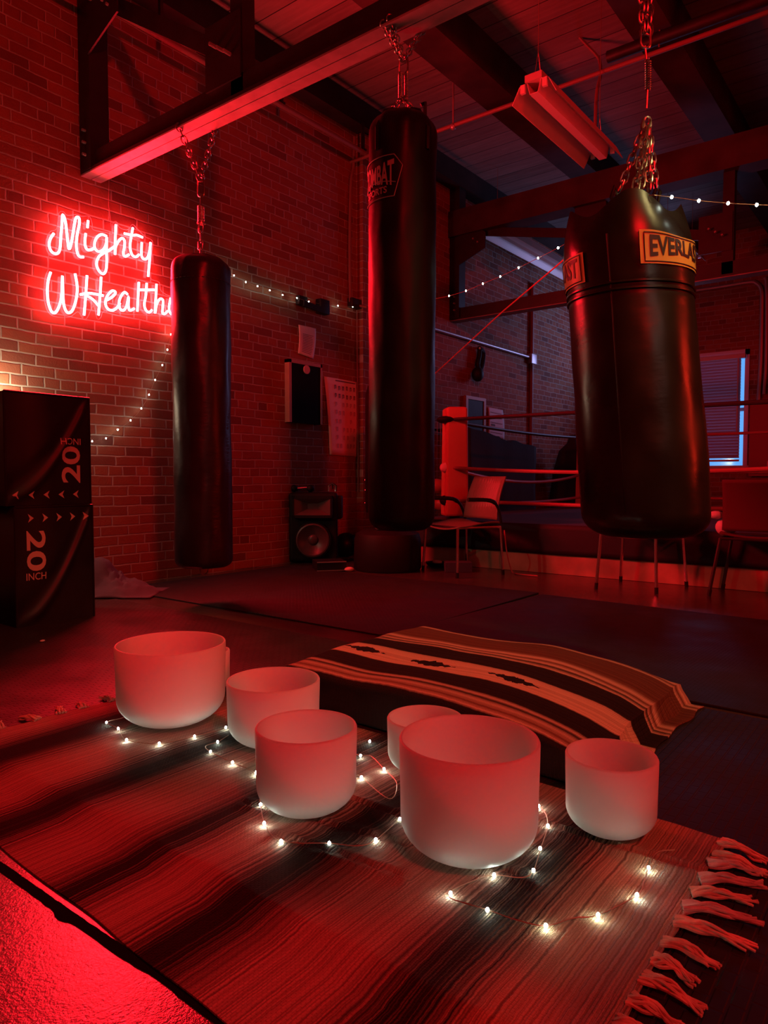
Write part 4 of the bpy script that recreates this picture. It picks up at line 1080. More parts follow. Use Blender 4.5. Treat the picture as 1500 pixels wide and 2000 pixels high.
o_ = [(-W_*0.36, zc_-0.075), (W_*0.36, zc_-0.075), (W_*0.36, zc_+0.075), (-W_*0.36, zc_+0.075)]; i_ = [(-0.05, zc_-0.02), (0.05, zc_-0.02), (0.05, zc_+0.03), (-0.05, zc_+0.03)]
hn.add([V((x, -0.075, z)) for x, z in o_]+[V((x, -0.002, z)) for x, z in i_], [(0, 1, 5, 4), (1, 2, 6, 5), (2, 3, 7, 6), (3, 0, 4, 7), (4, 5, 6, 7)])
build('horn', hn, M['horn'], spk, local=True, smooth=False)
build('horn_rim', MB().box((-W_*0.40, -0.076, zc_+0.075), (W_*0.40, 0.002, zc_+0.10)).box((-W_*0.40, -0.076, zc_-0.10), (W_*0.40, 0.002, zc_-0.075)).box((-W_*0.40, -0.076, zc_-0.10), (-W_*0.36, 0.002, zc_+0.10)).box((W_*0.36, -0.076, zc_-0.10), (W_*0.40, 0.002, zc_+0.10)), M['abs'], spk, local=True, smooth=False)
build('handle', MB().box((W_/2-0.05, 0.04, H_*0.62), (W_/2+0.035, 0.22, H_-0.03), bev=0.02), M['abs'], spk, local=True)
def sp_pt(x, y, z): return world_mat(spk) @ V((x, y, z))
for (cx_, lab, sclr) in ((-0.11, 'pair of small dark dumbbells lying on top of the black loudspeaker', 1.0), (0.17, 'small shiny clamp standing on the loudspeaker top, right of the dumbbells', 0.7)):
    base = sp_pt(cx_, 0.10, H_); g = thing('dumbbell' if sclr == 1.0 else 'clamp', lab, 'dumbbell' if sclr == 1.0 else 'clamp', base)
    if sclr == 1.0:
        for yy in (0.0, 0.05):
            build('grip', MB().cyl(sp_pt(cx_-0.07, 0.08+yy, H_+0.035), sp_pt(cx_+0.07, 0.08+yy, H_+0.045), 0.011, 8), M['chrome'], g)
            for xx in (-0.075, 0.075): build('weight_head', MB().ball(sp_pt(cx_+xx, 0.08+yy, H_+0.036), 0.034, 12, 8), M['abs'], g)
    else:
        build('jaw', MB().tube([sp_pt(cx_-0.03, 0.1, H_+0.01), sp_pt(cx_-0.035, 0.1, H_+0.06), sp_pt(cx_, 0.1, H_+0.085), sp_pt(cx_+0.035, 0.1, H_+0.06), sp_pt(cx_+0.03, 0.1, H_+0.01)], 0.012, 8), M['chrome'], g)
        build('screw', MB().cyl(sp_pt(cx_, 0.1, H_+0.085), sp_pt(cx_+0.005, 0.1, H_+0.03), 0.007, 8), M['abs'], g)

am = on_z(648, 1117); adx = RT; amp = thing('amplifier', 'flat black amplifier with bright edges lying in front of the loudspeaker', 'amplifier', am)
axx = V((0.80, -0.6, 0)).normalized(); axy = V((-axx.y, axx.x, 0))
def ab(x, y, z): return am+axx*x+axy*y+V((0, 0, z))
k_ = (am-CAM).dot(FW)/F_PX
aw = 29*k_
def obox(mb, c, hx, hy, z0, z1, ax, ay):
    vs = [V(c)+ax*(sx*hx)+ay*(sy*hy)+V((0, 0, z)) for z in (z0, z1) for sx, sy in ((-1, -1), (1, -1), (1, 1), (-1, 1))]
    return mb.add(vs, [(3, 2, 1, 0), (4, 5, 6, 7), (0, 1, 5, 4), (1, 2, 6, 5), (2, 3, 7, 6), (3, 0, 4, 7)])
build('case', obox(MB(), am+axy*0.12, aw, 0.12, 0.004, 0.085, axx, axy), M['abs'], amp, smooth=False)
build('edge_trim', MB().beam(ab(-aw, -0.002, 0.083), ab(aw, -0.002, 0.083), 0.006, 0.008).beam(ab(-aw, -0.002, 0.012), ab(aw, -0.002, 0.012), 0.006, 0.006), M['pipe'], amp, smooth=False)
single('rag', MB().ball(on_z(682, 1116)+V((0, 0, 0.018)), 0.04, 12, 8, sc=(1.2, 0.9, 0.5)), M['cloth_pink'], 'small pale rag on the floor right of the flat amplifier', 'rag', on_z(682, 1116))

# free-standing bag base behind the middle bag
fb = on_z(757, 1112); k_ = (fb-CAM).dot(FW)/F_PX; RB = 66*k_
fsb = thing('standing_bag', 'black free-standing bag on a round base behind the middle hanging bag', 'standing bag', (fb.x, fb.y, 0))
Hb = 78*k_
build('base', MB().lathe([(RB*0.96, 0.0), (RB, 0.02), (RB*0.985, Hb*0.75), (RB*0.93, Hb*0.9), (RB*0.72, Hb), (RB*0.3, Hb*1.01), (0.01, Hb*1.01)], 48, (fb.x, fb.y, 0.002)), M['abs'], fsb)
bgx = fb-RT*0.0
build('bag_column', MB().lathe([(0.10, Hb), (0.10, Hb+0.14), (0.205, Hb+0.15), (0.212, Hb+0.2), (0.212, Hb+1.15), (0.19, Hb+1.22), (0.01, Hb+1.24)], 40, fb+RT*0.02), M['leather_black'], fsb)
gl = MB()
for yy in (985, 960, 940): 
    q = on_z(757, 1112)-RT*0.25; gl.ball(CAM+ray(714, yy-2)*((fb-CAM).dot(FW)-0.02), 0.012, 8, 6)
build('glint_beads', gl, M['chrome'], fsb)  # bright beads added for the glints along the dark bag's edge
shoe = deep(742, 1031, (fb-CAM).dot(FW)-0.12)
single('shoe', MB().ball(shoe+V((0, 0, 0.01)), 0.07, 14, 8, sc=(1.3, 0.6, 0.45), rot=Matrix.Rotation(0.7, 3, 'Z')).tube([shoe+V((0, 0, 0.02)), shoe+V((0.02, 0, 0.1))], [0.03, 0.012], 8), M['cloth_pink'], 'pale shoe resting on the round base of the standing bag', 'shoe', shoe)
g1 = deep(705, 1018, (fb-CAM).dot(FW)+0.05)
def glove(c, rz, m, label, s=1.0, nm='boxing_glove'):
    t_ = thing(nm, label, 'glove', c, None, rz)
    mb = MB().ball((0, 0, 0.075*s), 0.075*s, 18, 12, sc=(1.35, 0.9, 1.0))
    build('mitt', mb, m, t_, local=True)
    build('thumb', MB().ball((0.01*s, 0.07*s, 0.085*s), 0.032*s, 12, 8, sc=(1.9, 0.9, 0.9)), m, t_, local=True)
    build('cuff', MB().tube([(-0.08*s, 0, 0.07*s), (-0.17*s, 0, 0.068*s)], [0.055*s, 0.062*s], 16), m, t_, local=True)
    return t_
kb = on_z(676, 1088)
ball_r = 24*((kb-CAM).dot(FW))/F_PX
single('medicine_ball', MB().ball(kb+V((0, 0, ball_r)), ball_r, 24, 14), M['leather_black'], 'black medicine ball on the floor between the loudspeaker and the standing bag', 'ball', kb)

# ------------------------------------------------------------------ wall things on the left wall
def wall_sheet(px_pts, yoff, thick, name, m, label, cat):
    q = [on_y(x, y, WALL_Y-yoff) for x, y in px_pts]
    base = (q[0]+q[2])/2; t_ = thing(name, label, cat, base)
    mb = MB()
    def g(u, v):
        a = q[0].lerp(q[1], u); b_ = q[3].lerp(q[2], u); p = a.lerp(b_, v); return p-V((0, 0.012*math.sin(v*PI)*abs(0.5-u)*2+0.006*math.sin(u*PI), 0))
    mb.grid(g, 10, 12); n0 = len(mb.v)
    o_ = build('sheet', mb, m, t_); o_.modifiers.new('thick', 'SOLIDIFY').thickness = thick
    return t_, g
def rule(t_, g, rows, m, name='print', off=0.004):
    mb = MB()
    for (u0, u1, v0, v1) in rows:
        P = [g(u0, v0), g(u1, v0), g(u1, v1), g(u0, v1)]
        mb.add([p-V((0, off, 0)) for p in P], [(0, 1, 2, 3)])
    return build(name, mb, m, t_, smooth=False)
t_, g = wall_sheet([(583, 634), (617, 642), (612, 701), (582, 690)], 0.012, 0.001, 'paper_notice', M['paper'], 'white paper notice with lines of print above the black board', 'notice')
rule(t_, g, [(0.2, 0.75+0.1*rnd.random(), 0.28+0.055*k, 0.295+0.055*k) for k in range(12)], M['ink'])
t_, g = wall_sheet([(633, 735), (699, 747), (697, 892), (644, 888)], 0.012, 0.001, 'wall_poster', M['paper'], 'tall pale poster with rows of drawn figures, right of the black board', 'poster')
rows = []
rows2 = []
for r_ in range(8):
    for c_ in range(6):
        if rnd.random() < 0.22 and r_ > 1: continue
        u = 0.26+c_*0.115; v = 0.09+r_*0.108+rnd.uniform(-.006, .006); k2 = rnd.uniform(0.6, 1.0); (rows if r_ < 2 else rows2).extend( [(u, u+0.02, v, v+0.055), (u+0.035, u+0.055, v+0.01, v+0.06*k2), (u, u+0.055, v, v+0.012)])
rows += [(0.3, 0.9, 0.02+0.0, 0.035)]
rule(t_, g, rows, M['ink'])
rule(t_, g, rows2, M['ink_faint'])
# black framed board standing off the wall
q = [on_y(x, y, WALL_Y-0.05) for x, y in ((567, 707), (624, 719), (626, 830), (569, 824))]
bx0 = (q[0].x+q[3].x)/2; bx1 = (q[1].x+q[2].x)/2; bz1 = (q[0].z+q[1].z)/2; bz0 = (q[2].z+q[3].z)/2
bt = thing('wall_board', 'black wall board in a wooden frame with a round pale disc', 'board', ((bx0+bx1)/2, WALL_Y-0.03, bz0))
build('panel', MB().box((bx0, WALL_Y-0.055, bz0), (bx1, WALL_Y-0.02, bz1)), M['black_board'], bt, smooth=False)
fr_ = MB()
for lo, hi in (((bx0-0.03, WALL_Y-0.062, bz0), (bx0, WALL_Y-0.002, bz1+0.03)), ((bx1, WALL_Y-0.062, bz0), (bx1+0.02, WALL_Y-0.002, bz1+0.03)), ((bx0-0.03, WALL_Y-0.062, bz1), (bx1+0.02, WALL_Y-0.002, bz1+0.03))): fr_.box(lo, hi)
build('frame', fr_, M['frame_wood'], bt, smooth=False)
dc = on_y(598, 722, WALL_Y-0.056)
build('disc', MB().cyl(dc, dc-V((0, 0.012, 0)), 0.04, 20), M['cloth_pink'], bt)
# black bracket behind the string lights
bq = on_y(604, 592, WALL_Y-0.05)
bk = thing('wall_bracket', 'small black bracket on the bricks behind the string lights, above the notice', 'bracket', bq)
def wbx(mb, x0, y0, x1, y1, d): a = on_y(x0, y0, WALL_Y-0.001); b_ = on_y(x1, y1, WALL_Y-0.001); return mb.box((a.x, WALL_Y-d, b_.z), (b_.x, WALL_Y-0.001, a.z), bev=0.008)
build('mount_plate', wbx(MB(), 577, 577, 594, 600, 0.05), M['abs'], bk)
build('arm', MB().beam(on_y(592, 592, WALL_Y-0.05), on_y(628, 606, WALL_Y-0.06), 0.03, 0.05), M['abs'], bk, smooth=False)
build('end_block', wbx(MB(), 616, 584, 634, 617, 0.07), M['abs'], bk)
# vertical conduit with junction box
cd_ = thing('conduit', 'thin vertical pipe running down the brick wall left of the middle bag', 'pipe', on_y(686, 590, WALL_Y-0.03))
build('pipe', MB().tube(smooth_path([on_y(x, y, WALL_Y-0.03) for x, y in ((692, 268), (691, 310), (690, 330), (686, 350), (684, 400), (683, 500), (684, 590))], 5), 0.016, 8), M['pipe_paint'], cd_)
build('junction_box', wbx(MB(), 678, 582, 700, 606, 0.07), M['steel_black'], cd_)
build('pipe', MB().cyl(on_y(694, 596, WALL_Y-0.03), on_y(716, 600, WALL_Y-0.12), 0.014, 8), M['pipe_paint'], cd_)
build('pipe', MB().cyl(on_y(697, 606, WALL_Y-0.03), on_y(700, 960, WALL_Y-0.03), 0.008, 6), M['pipe_paint'], cd_)
ppt = thing('conduit', 'long pipe along the top of the left wall above the hanging bags', 'pipe', on_y(520, 190, WALL_Y-0.2))
za = on_y(600, 235, WALL_Y-0.2).z
build('pipe', MB().cyl((2.0, WALL_Y-0.2, za), (6.4, WALL_Y-0.2, za), 0.022, 10), M['pipe_paint'], ppt)
for x_ in (3.2, 4.4, 5.5): build('clip', MB().box((x_-0.012, WALL_Y-0.225, za+0.015), (x_+0.012, WALL_Y-0.165, za+0.03)).box((x_-0.012, WALL_Y-0.2, za+0.015), (x_+0.012, WALL_Y-0.17, CEIL_Z-0.24)), M['steel_black'], ppt, smooth=False)
# far wall pipe run on left wall
pr_ = thing('conduit', 'grey horizontal pipe on the brick wall left of the right bag, ending at a box', 'pipe', on_y(950, 665, WALL_Y-0.03))
q0 = on_y(850, 641, WALL_Y-0.03); q1 = on_y(1033, 699, WALL_Y-0.03); zm = (q0.z+q1.z)/2
build('pipe', MB().cyl((q0.x-0.6, WALL_Y-0.03, zm), (q1.x, WALL_Y-0.03, zm), 0.022, 10), M['pipe'], pr_)
build('junction_box', MB().box((q1.x, WALL_Y-0.08, zm-0.09), (q1.x+0.16, WALL_Y-0.001, zm+0.05), bev=0.01), M['pipe'], pr_)
build('pipe', MB().cyl((q1.x+0.08, WALL_Y-0.03, zm-0.08), (q1.x+0.08, WALL_Y-0.03, 0.9), 0.03, 10).cyl((q1.x+0.08, WALL_Y-0.03, zm+0.04), (q1.x+0.08, WALL_Y-0.03, 3.6), 0.03, 10), M['pipe_paint'], pr_)
# strap hung on the wall
hs = on_y(937, 690, WALL_Y-0.05)
hk = thing('hanging_strap', 'black strap looped on a hook with a heavy lower end, on the far brick wall', 'strap', hs)
lp = smooth_path([on_y(x, y, WALL_Y-0.06) for x, y in ((937, 680), (944, 690), (942, 712), (937, 724), (933, 712), (936, 695), (937, 680))], 5)
build('loop', MB().tube(lp[:-1], 0.03, 8, closed=True), M['abs'], hk)
build('lower_end', MB().ball(on_y(933, 731, WALL_Y-0.09), 0.085, 14, 10, sc=(1, .9, 1.1)), M['abs'], hk)
build('hook', MB().cyl(on_y(937, 680, WALL_Y-0.09), on_y(937, 680, WALL_Y), 0.015, 8), M['chrome'], hk)
# posters on the far part of the left wall
q = [on_y(912, 779, WALL_Y-0.02), on_y(943, 786, WALL_Y-0.02)]; zlo = on_y(928, 880, WALL_Y).z
dp = thing('dark_poster', 'tall dark poster in a pale frame on the wall behind the ring corner', 'poster', ((q[0].x+q[1].x)/2, WALL_Y-0.02, zlo))
build('panel', MB().box((q[0].x, WALL_Y-0.03, zlo), (q[1].x, WALL_Y-0.001, q[0].z)), M['apron'], dp, smooth=False)
fr_ = MB()
for lo, hi in (((q[0].x-0.05, WALL_Y-0.04, zlo), (q[0].x, WALL_Y-0.001, q[0].z+0.04)), ((q[1].x, WALL_Y-0.04, zlo), (q[1].x+0.05, WALL_Y-0.001, q[0].z+0.04)), ((q[0].x, WALL_Y-0.04, q[0].z), (q[1].x, WALL_Y-0.001, q[0].z+0.04))): fr_.box(lo, hi)
build('frame', fr_, M['frame_wood'], dp, smooth=False)
t_, g = wall_sheet([(953, 795), (982, 801), (985, 858), (953, 852)], 0.012, 0.001, 'wall_poster', M['paper_pink'], 'pinkish paper poster with ruled lines behind the ring ropes', 'poster')
rule(t_, g, [(0.12, 0.85, 0.15+0.17*k, 0.165+0.17*k) for k in range(5)]+[(0.6, 0.8, 0.2, 0.3), (0.15, 0.4, 0.55, 0.62)], M['ink'])

# ------------------------------------------------------------------ chairs
def chair(name, label, feet, seat_z, back_top, seat_m, leg_m, arms, lean=0.10, ribs=True, shrink=0.92, shift=0.0):
    """feet: four floor points front-left, front-right, rear-right, rear-left (as seen by the sitter's order)"""
    fl_, fr2, rr, rl = [V((p.x, p.y, 0)) for p in feet]
    c = (fl_+fr2+rr+rl)/4; t_ = thing(name, label, 'chair', c, 'chairs by the ring')
    in_ = lambda p, k: c+(p-c)*k
    Z = V((0, 0, 1)); f = (((fl_+fr2)-(rr+rl))/2); fd = f.normalized(); sd = V((-fd.y, fd.x, 0))
    wd_ = ((fl_-fr2).length+(rl-rr).length)/2; dp_ = f.length
    s_ = 1 if (fl_-c).dot(sd) > 0 else -1
    tp_ = [c+(p-c)*shrink+sd*shift for p in (fl_, fr2, rr, rl)]
    sw = wd_*shrink
    SL = lambda x, y, z: c+sd*shift+fd*y+sd*x+Z*z      # seat frame of reference
    wd_ = sw; dp_ = dp_*shrink
    def seat(u, v):
        x = (u-0.5)*wd_*1.04; y = (v-0.5)*dp_*1.04
        return SL(x, y, seat_z+0.018*math.cos((v-0.2)*PI*1.3)+0.025*(abs(u-0.5)*2)**2-0.01)
    o_ = build('seat', MB().grid(seat, 14, 14), seat_m, t_); o_.modifiers.new('thick', 'SOLIDIFY').thickness = 0.012
    def back(u, v):
        x = (u-0.5)*wd_*(0.98-0.08*v); z = seat_z+0.04+(back_top-seat_z-0.04)*v
        y = -dp_/2-0.015-lean*v*v*0.8-0.02*v+0.05*(abs(u-0.5)*2)**2
        if ribs and 0.12 < u < 0.88 and 0.25 < v < 0.93: y += 0.005*math.cos(u*2*PI*14)
        return SL(x, y, z)
    o_ = build('backrest', MB().grid(back, 84 if ribs else 14, 16), seat_m, t_); o_.modifiers.new('thick', 'SOLIDIFY').thickness = 0.012
    for ft, q in zip((fl_, fr2, rr, rl), tp_):
        top_ = q+Z*(seat_z-0.012)
        lg = build('leg', MB().tube([ft+Z*0.012, ft+(top_-ft)*0.9+Z*0.0, top_], 0.0115, 8), leg_m, t_)
        build('foot_cap', MB().tube([ft+Z*0.001, ft+(top_-ft)*0.11], 0.0135, 8), M['abs'], lg)
    build('seat_rail', MB().tube([q+Z*(seat_z-0.014) for q in tp_], 0.010, 8, closed=True), leg_m, t_)
    if arms:
        for q in (1, -1):
            x = wd_/2*q*1.05
            build('armrest', MB().tube(smooth_path([SL(x, -dp_/2, seat_z+0.02), SL(x*1.05, -dp_/2+0.04, seat_z+0.14), SL(x*1.08, -dp_*0.2, seat_z+0.20), SL(x*1.08, dp_*0.32, seat_z+0.21)], 5), [0.012]*8+[0.017]*8, 8), M['abs'], t_)
    return t_
def quad(cx, cy, fx, fy, hw, hd):
    n_ = math.hypot(fx, fy); f = V((fx/n_, fy/n_, 0)); q = V((-f.y, f.x, 0)); c = V((cx, cy, 0))
    return [c+f*hd-q*hw, c+f*hd+q*hw, c-f*hd+q*hw, c-f*hd-q*hw]
chair('visitor_chair', 'pale ribbed-back armchair on thin metal legs beside the ring corner', quad(5.04, 3.10, -0.9, 0.43, 0.27, 0.22), 0.405, 0.80, M['seat'], M['chrome'], True)
ft = [on_z(1164, 1150), on_z(1282, 1160), on_z(1341, 1147), on_z(1212, 1136)]
chair('visitor_chair', 'metal-legged chair standing behind the wide right bag, only legs showing', ft, 0.405, 0.80, M['seat'], M['chrome'], False, shrink=0.90)
ft = [V((5.38, 1.17, 0)), V((5.38, 0.70, 0)), V((5.04, 0.70, 0)), V((5.04, 1.18, 0))]
chair('visitor_chair', 'dark-legged chair with red backrest at the right edge, facing the ring', ft, 0.40, 0.775, M['seat_red'], M['steel_black'], False, ribs=False, shrink=0.88, shift=-0.03)
cb_ = on_z(1000, 1119)
single('cable', MB().tube(smooth_path([on_x(985, 1036, on_z(985, 1116).x), deep(990, 1080, (cb_-CAM).dot(FW)-0.02), on_z(1000, 1116, 0.01), on_z(1012, 1121, 0.008), on_z(1050, 1125, 0.008)], 6), 0.0055, 6), M['rope_red'], 'thin cord trailing from the armchair to the floor', 'cord', cb_)
fbk = on_z(896, 1118)
mb = MB(); k_ = (fbk-CAM).dot(FW)/F_PX
single('foam_block', obox(mb, fbk+V((FW.x, FW.y, 0))*0.08, 26*k_, 0.08, 0.002, 19*k_, RT, V((FW.x, FW.y, 0)).normalized()), M['foam_blue'], 'dark blue-grey foam block on the floor under the armchair', 'block', fbk, smooth=False)
tr = on_z(854, 1104); tt = thing('tray', 'small black tray of odds and ends left of the blue-grey block', 'tray', tr)
build('dish', MB().lathe([(0.01, 0.004), (0.09, 0.004), (0.11, 0.03), (0.105, 0.03), (0.085, 0.012), (0.01, 0.01)], 24, tr), M['abs'], tt)
single('tape_roll', MB().tube([tr+V((0.03*math.cos(a), 0.03*math.sin(a), 0.030)) for a in [2*PI*k/14 for k in range(14)]], 0.014, 8, closed=True), M['cloth_pink'], 'pale roll of tape sitting in the small black tray', 'tape', tr+V((0, 0, 0.012)))

# ------------------------------------------------------------------ boxing ring
RGX = 5.43; RGT = 0.405; RGY1 = 3.95; RGY0 = 0.2; RGX1 = 9.6
rg = thing('boxing_ring', 'low boxing ring platform with pale base boards and navy apron', 'boxing ring', (RGX+2.0, 2.1, 0))
build('base_board', MB().box((RGX, RGY0, 0.002), (RGX+0.04, RGY1, 0.165)), M['timber_light'], rg, smooth=False)
build('base_board', MB().box((RGX+0.04, RGY1-0.04, 0.002), (RGX1, RGY1, 0.165)), M['timber_light'], rg, smooth=False)
def apron(u, v): return V((RGX-0.015+0.002*math.sin(u*40)*(1-v)+0.004*nz((u*7, v*1, 0)), RGY0+(RGY1-RGY0)*u, 0.160+(RGT-0.160)*v))
o = build('apron', MB().grid(apron, 90, 6), M['apron'], rg); o.modifiers.new('thick', 'SOLIDIFY').thickness = 0.01
build('canvas', MB().box((RGX-0.01, RGY0, 0.17), (RGX1, RGY1, RGT), bev=0.02), M['canvas'], rg, smooth=False)
PXn, PYn = 5.78, on_x(888, 900, 5.78).y
PXf = 9.05
posts = [(PXn, PYn), (PXf, PYn), (PXn, 0.45), (PXf, 0.45)]
ptop = on_x(890, 796, PXn).z
for i, (x, y) in enumerate(posts):
    po = build('corner_post', MB().cyl((x, y, RGT), (x, y, ptop-0.03), 0.05, 14), M['steel_black'], rg)
    s_x = 1 if i in (0, 2) else -1; s_y = -1 if i in (0, 1) else 1
    # pad: bevelled block turned to the ring centre
    d = V((s_x, s_y, 0)).normalized(); n_ = V((-d.y, d.x, 0)); mb = MB(); vs = []
    hw = 0.115
    for z_, k2 in ((RGT+0.02, 1.1), (ptop-0.10, 1.0), (ptop-0.02, 1.0), (ptop, 0.9)):
        for a, b_ in ((-hw, -0.10), (hw, -0.10), (hw, 0.10), (-hw, 0.10)):
            vs.append(V((x, y, 0))+n_*(a*k2)+d*(b_*k2)+V((0, 0, z_)))
    fs = [(3, 2, 1, 0), (12, 13, 14, 15)]+[(r*4+k, r*4+(k+1) % 4, (r+1)*4+(k+1) % 4, (r+1)*4+k) for r in range(3) for k in range(4)]
    mb.add(vs, fs)
    pd_ = build('post_pad', mb, M['pad_red'], rg, smooth=False)
    bv = pd_.modifiers.new('bevel', 'BEVEL'); bv.width = 0.02; bv.segments = 2
levels = (1.335, 0.885, 0.575)
def rope(a, b_, sag, m):
    a = V(a); b_ = V(b_); pts = [a.lerp(b_, i/16)-V((0, 0, sag*4*(i/16)*(1-i/16))) for i in range(17)]
    build('rope', MB().tube(pts, 0.017, 8), m, rg)
for li, z in enumerate(levels):
    m = M['rope_dark'] if li == 0 else M['rope_red']
    sg = (0.0, 0.05, 0.015)[li]
    rope((PXn-0.10, PYn, z), (PXn-0.10, 0.45, z-0.01), sg, m)
    rope((PXn, PYn+0.02, z-0.01), (PXf, PYn, z-0.02), (0.03, 0.13, 0.05)[li], m)
    rope((PXf, PYn, z), (PXf, 0.45, z), 0.03, M['rope_red'])
    rope((PXn, 0.45, z), (PXf, 0.45, z), 0.03, m)
for li, z in enumerate(levels):
    build('turnbuckle', MB().ball((PXn-0.12, PYn+0.03, z), 0.06, 14, 8, sc=(1.2, 1.5, 0.6) if li == 0 else (0.8, 0.9, 0.8)), M['abs'] if li != 1 else M['cloth_pink'], rg)
# things on and around the ring
cv = on_x(1416, 1030, 6.1)
wc = on_z(1418, 1044, RGT+0.002)
single('towel', MB().ball(wc+V((0, 0, 0.05)), 0.075, 14, 10, sc=(0.7, 0.9, 0.8)).ball(wc+V((-0.02, 0.06, 0.13)), 0.04, 10, 8, sc=(1, 1.2, 0.7)), M['cloth_white'], 'bunched white towel on the ring edge left of the red-backed chair', 'towel', wc)
# gear stack against the wall behind the ring
gx0 = on_y(914, 900, WALL_Y-0.5).x; gx1 = on_y(1047, 900, WALL_Y-0.5).x
gz0 = on_y(914, 834, WALL_Y-0.5).z; gz1 = on_y(1047, 873, WALL_Y-0.5).z
def gear(u, v):
    x = gx0+(gx1-gx0)*u; h = gz0+(gz1-gz0)*u+0.03*nz((u*7, 1, 1))-(0.04 if 0.45 < u < 0.62 else 0)
    if v < 0.5: return V((x, WALL_Y-0.5-0.02*nz((u*5, v*5, 0)), 0.003+(h-0.003)*v*2))
    return V((x, WALL_Y-0.5+(v-0.5)*2*0.46, h))
mb = MB().grid(gear, 24, 12)
o = single('covered_cabinet', mb, M['cloth_dark'], 'long dark covered cabinet along the wall beyond the ring ropes', 'cabinet', ((gx0+gx1)/2, WALL_Y-0.25, 0)); o.modifiers.new('thick', 'SOLIDIFY').thickness = 0.02
cs = on_y(1118, 960, WALL_Y-0.4); cx_ = cs.x; cyy = WALL_Y-0.4
ct = thing('coat_stand', 'dark coat draped on a stand left of the wide right bag, by the ropes', 'coat stand', (cx_, cyy, 0))
ctop = on_y(1118, 850, cyy).z
build('pole', MB().cyl((cx_, cyy, 0.0), (cx_, cyy, ctop), 0.02, 8).cyl((cx_, cyy, 0), (cx_, cyy, 0.02), 0.18, 16), M['steel_black'], ct)
build('coat', MB().lathe([(0.30, 0.30), (0.33, 0.5), (0.28, 0.9), (0.20, 1.2), (0.09, ctop-0.12), (0.05, ctop)], 24, (cx_, cyy, 0), fn=lambda p, a: V((p.x*(1+0.12*math.sin(5*a)), p.y*(1+0.12*math.sin(5*a)), p.z))), M['cloth_dark'], ct)
# wire rack with gloves left of the ring corner
rk0 = on_y(846, 900, 4.25); rk1 = on_y(874, 900, 4.25)
rk = thing('wire_rack', 'wire grid rack between the ring corner and the brick wall', 'rack', (rk0.x, 4.25, 0))
rz0, rz1 = 0.30, on_y(860, 820, 4.25).z
for x in (rk0.x-0.2, rk1.x): build('upright', MB().cyl((x, 4.25, 0.0), (x, 4.25, rz1), 0.012, 8), M['chrome'], rk)
wr_ = MB()
for k in range(9): z = rz0+(rz1-rz0)*k/8; wr_.cyl((rk0.x-0.2, 4.25, z), (rk1.x, 4.25, z), 0.005, 6)
for k in range(1, 7): x = rk0.x-0.2+(rk1.x-rk0.x+0.2)*k/7; wr_.cyl((x, 4.25, rz0), (x, 4.25, rz1), 0.004, 6)
build('grid', wr_, M['chrome'], rk)
for x, y, lab in ((852, 950, 'red boxing glove hanging highest on the wire rack'), (862, 985, 'red boxing glove hung low on the wire rack beside the armchair arm')):
    glove(on_y(x, y, 4.12)-V((0, 0, 0.07)), -1.2, M['glove_red'], lab, 1.0)

# ------------------------------------------------------------------ far wall odds and ends
fp0 = on_x(1466, 790, FAR_X-0.06); fp1 = on_x(1530, 930, FAR_X-0.06)
fpn = thing('wall_cabinet', 'flat red cabinet on the far wall right of the window', 'cabinet', (FAR_X-0.03, (fp0.y+fp1.y)/2, fp1.z))
build('body', MB().box((FAR_X-0.10, fp1.y, fp1.z), (FAR_X, fp0.y, fp0.z)), M['far_panel'], fpn, smooth=False)
build('handle', MB().box((FAR_X-0.13, fp0.y-0.28, fp1.z+0.07), (FAR_X-0.10, fp0.y-0.25, fp1.z+0.22)), M['pipe'], fpn, smooth=False)
cf = thing('conduit', 'bent metal conduit on the far wall running above and beside the window', 'pipe', on_x(1475, 560, FAR_X-0.04))
build('pipe', MB().tube(smooth_path([on_x(x, y, FAR_X-0.04) for x, y in ((1330, 571), (1400, 561), (1462, 551), (1477, 553), (1487, 566), (1488, 600), (1486, 700), (1481, 790))], 5), 0.03, 8), M['pipe'], cf)
cf = thing('conduit', 'second conduit on the far wall at the right picture edge', 'pipe', on_x(1498, 560, FAR_X-0.04))
build('pipe', MB().tube(smooth_path([on_x(x, y, FAR_X-0.04) for x, y in ((1491, 545), (1497, 556), (1496, 700), (1492, 770))], 5), 0.025, 8), M['pipe'], cf)

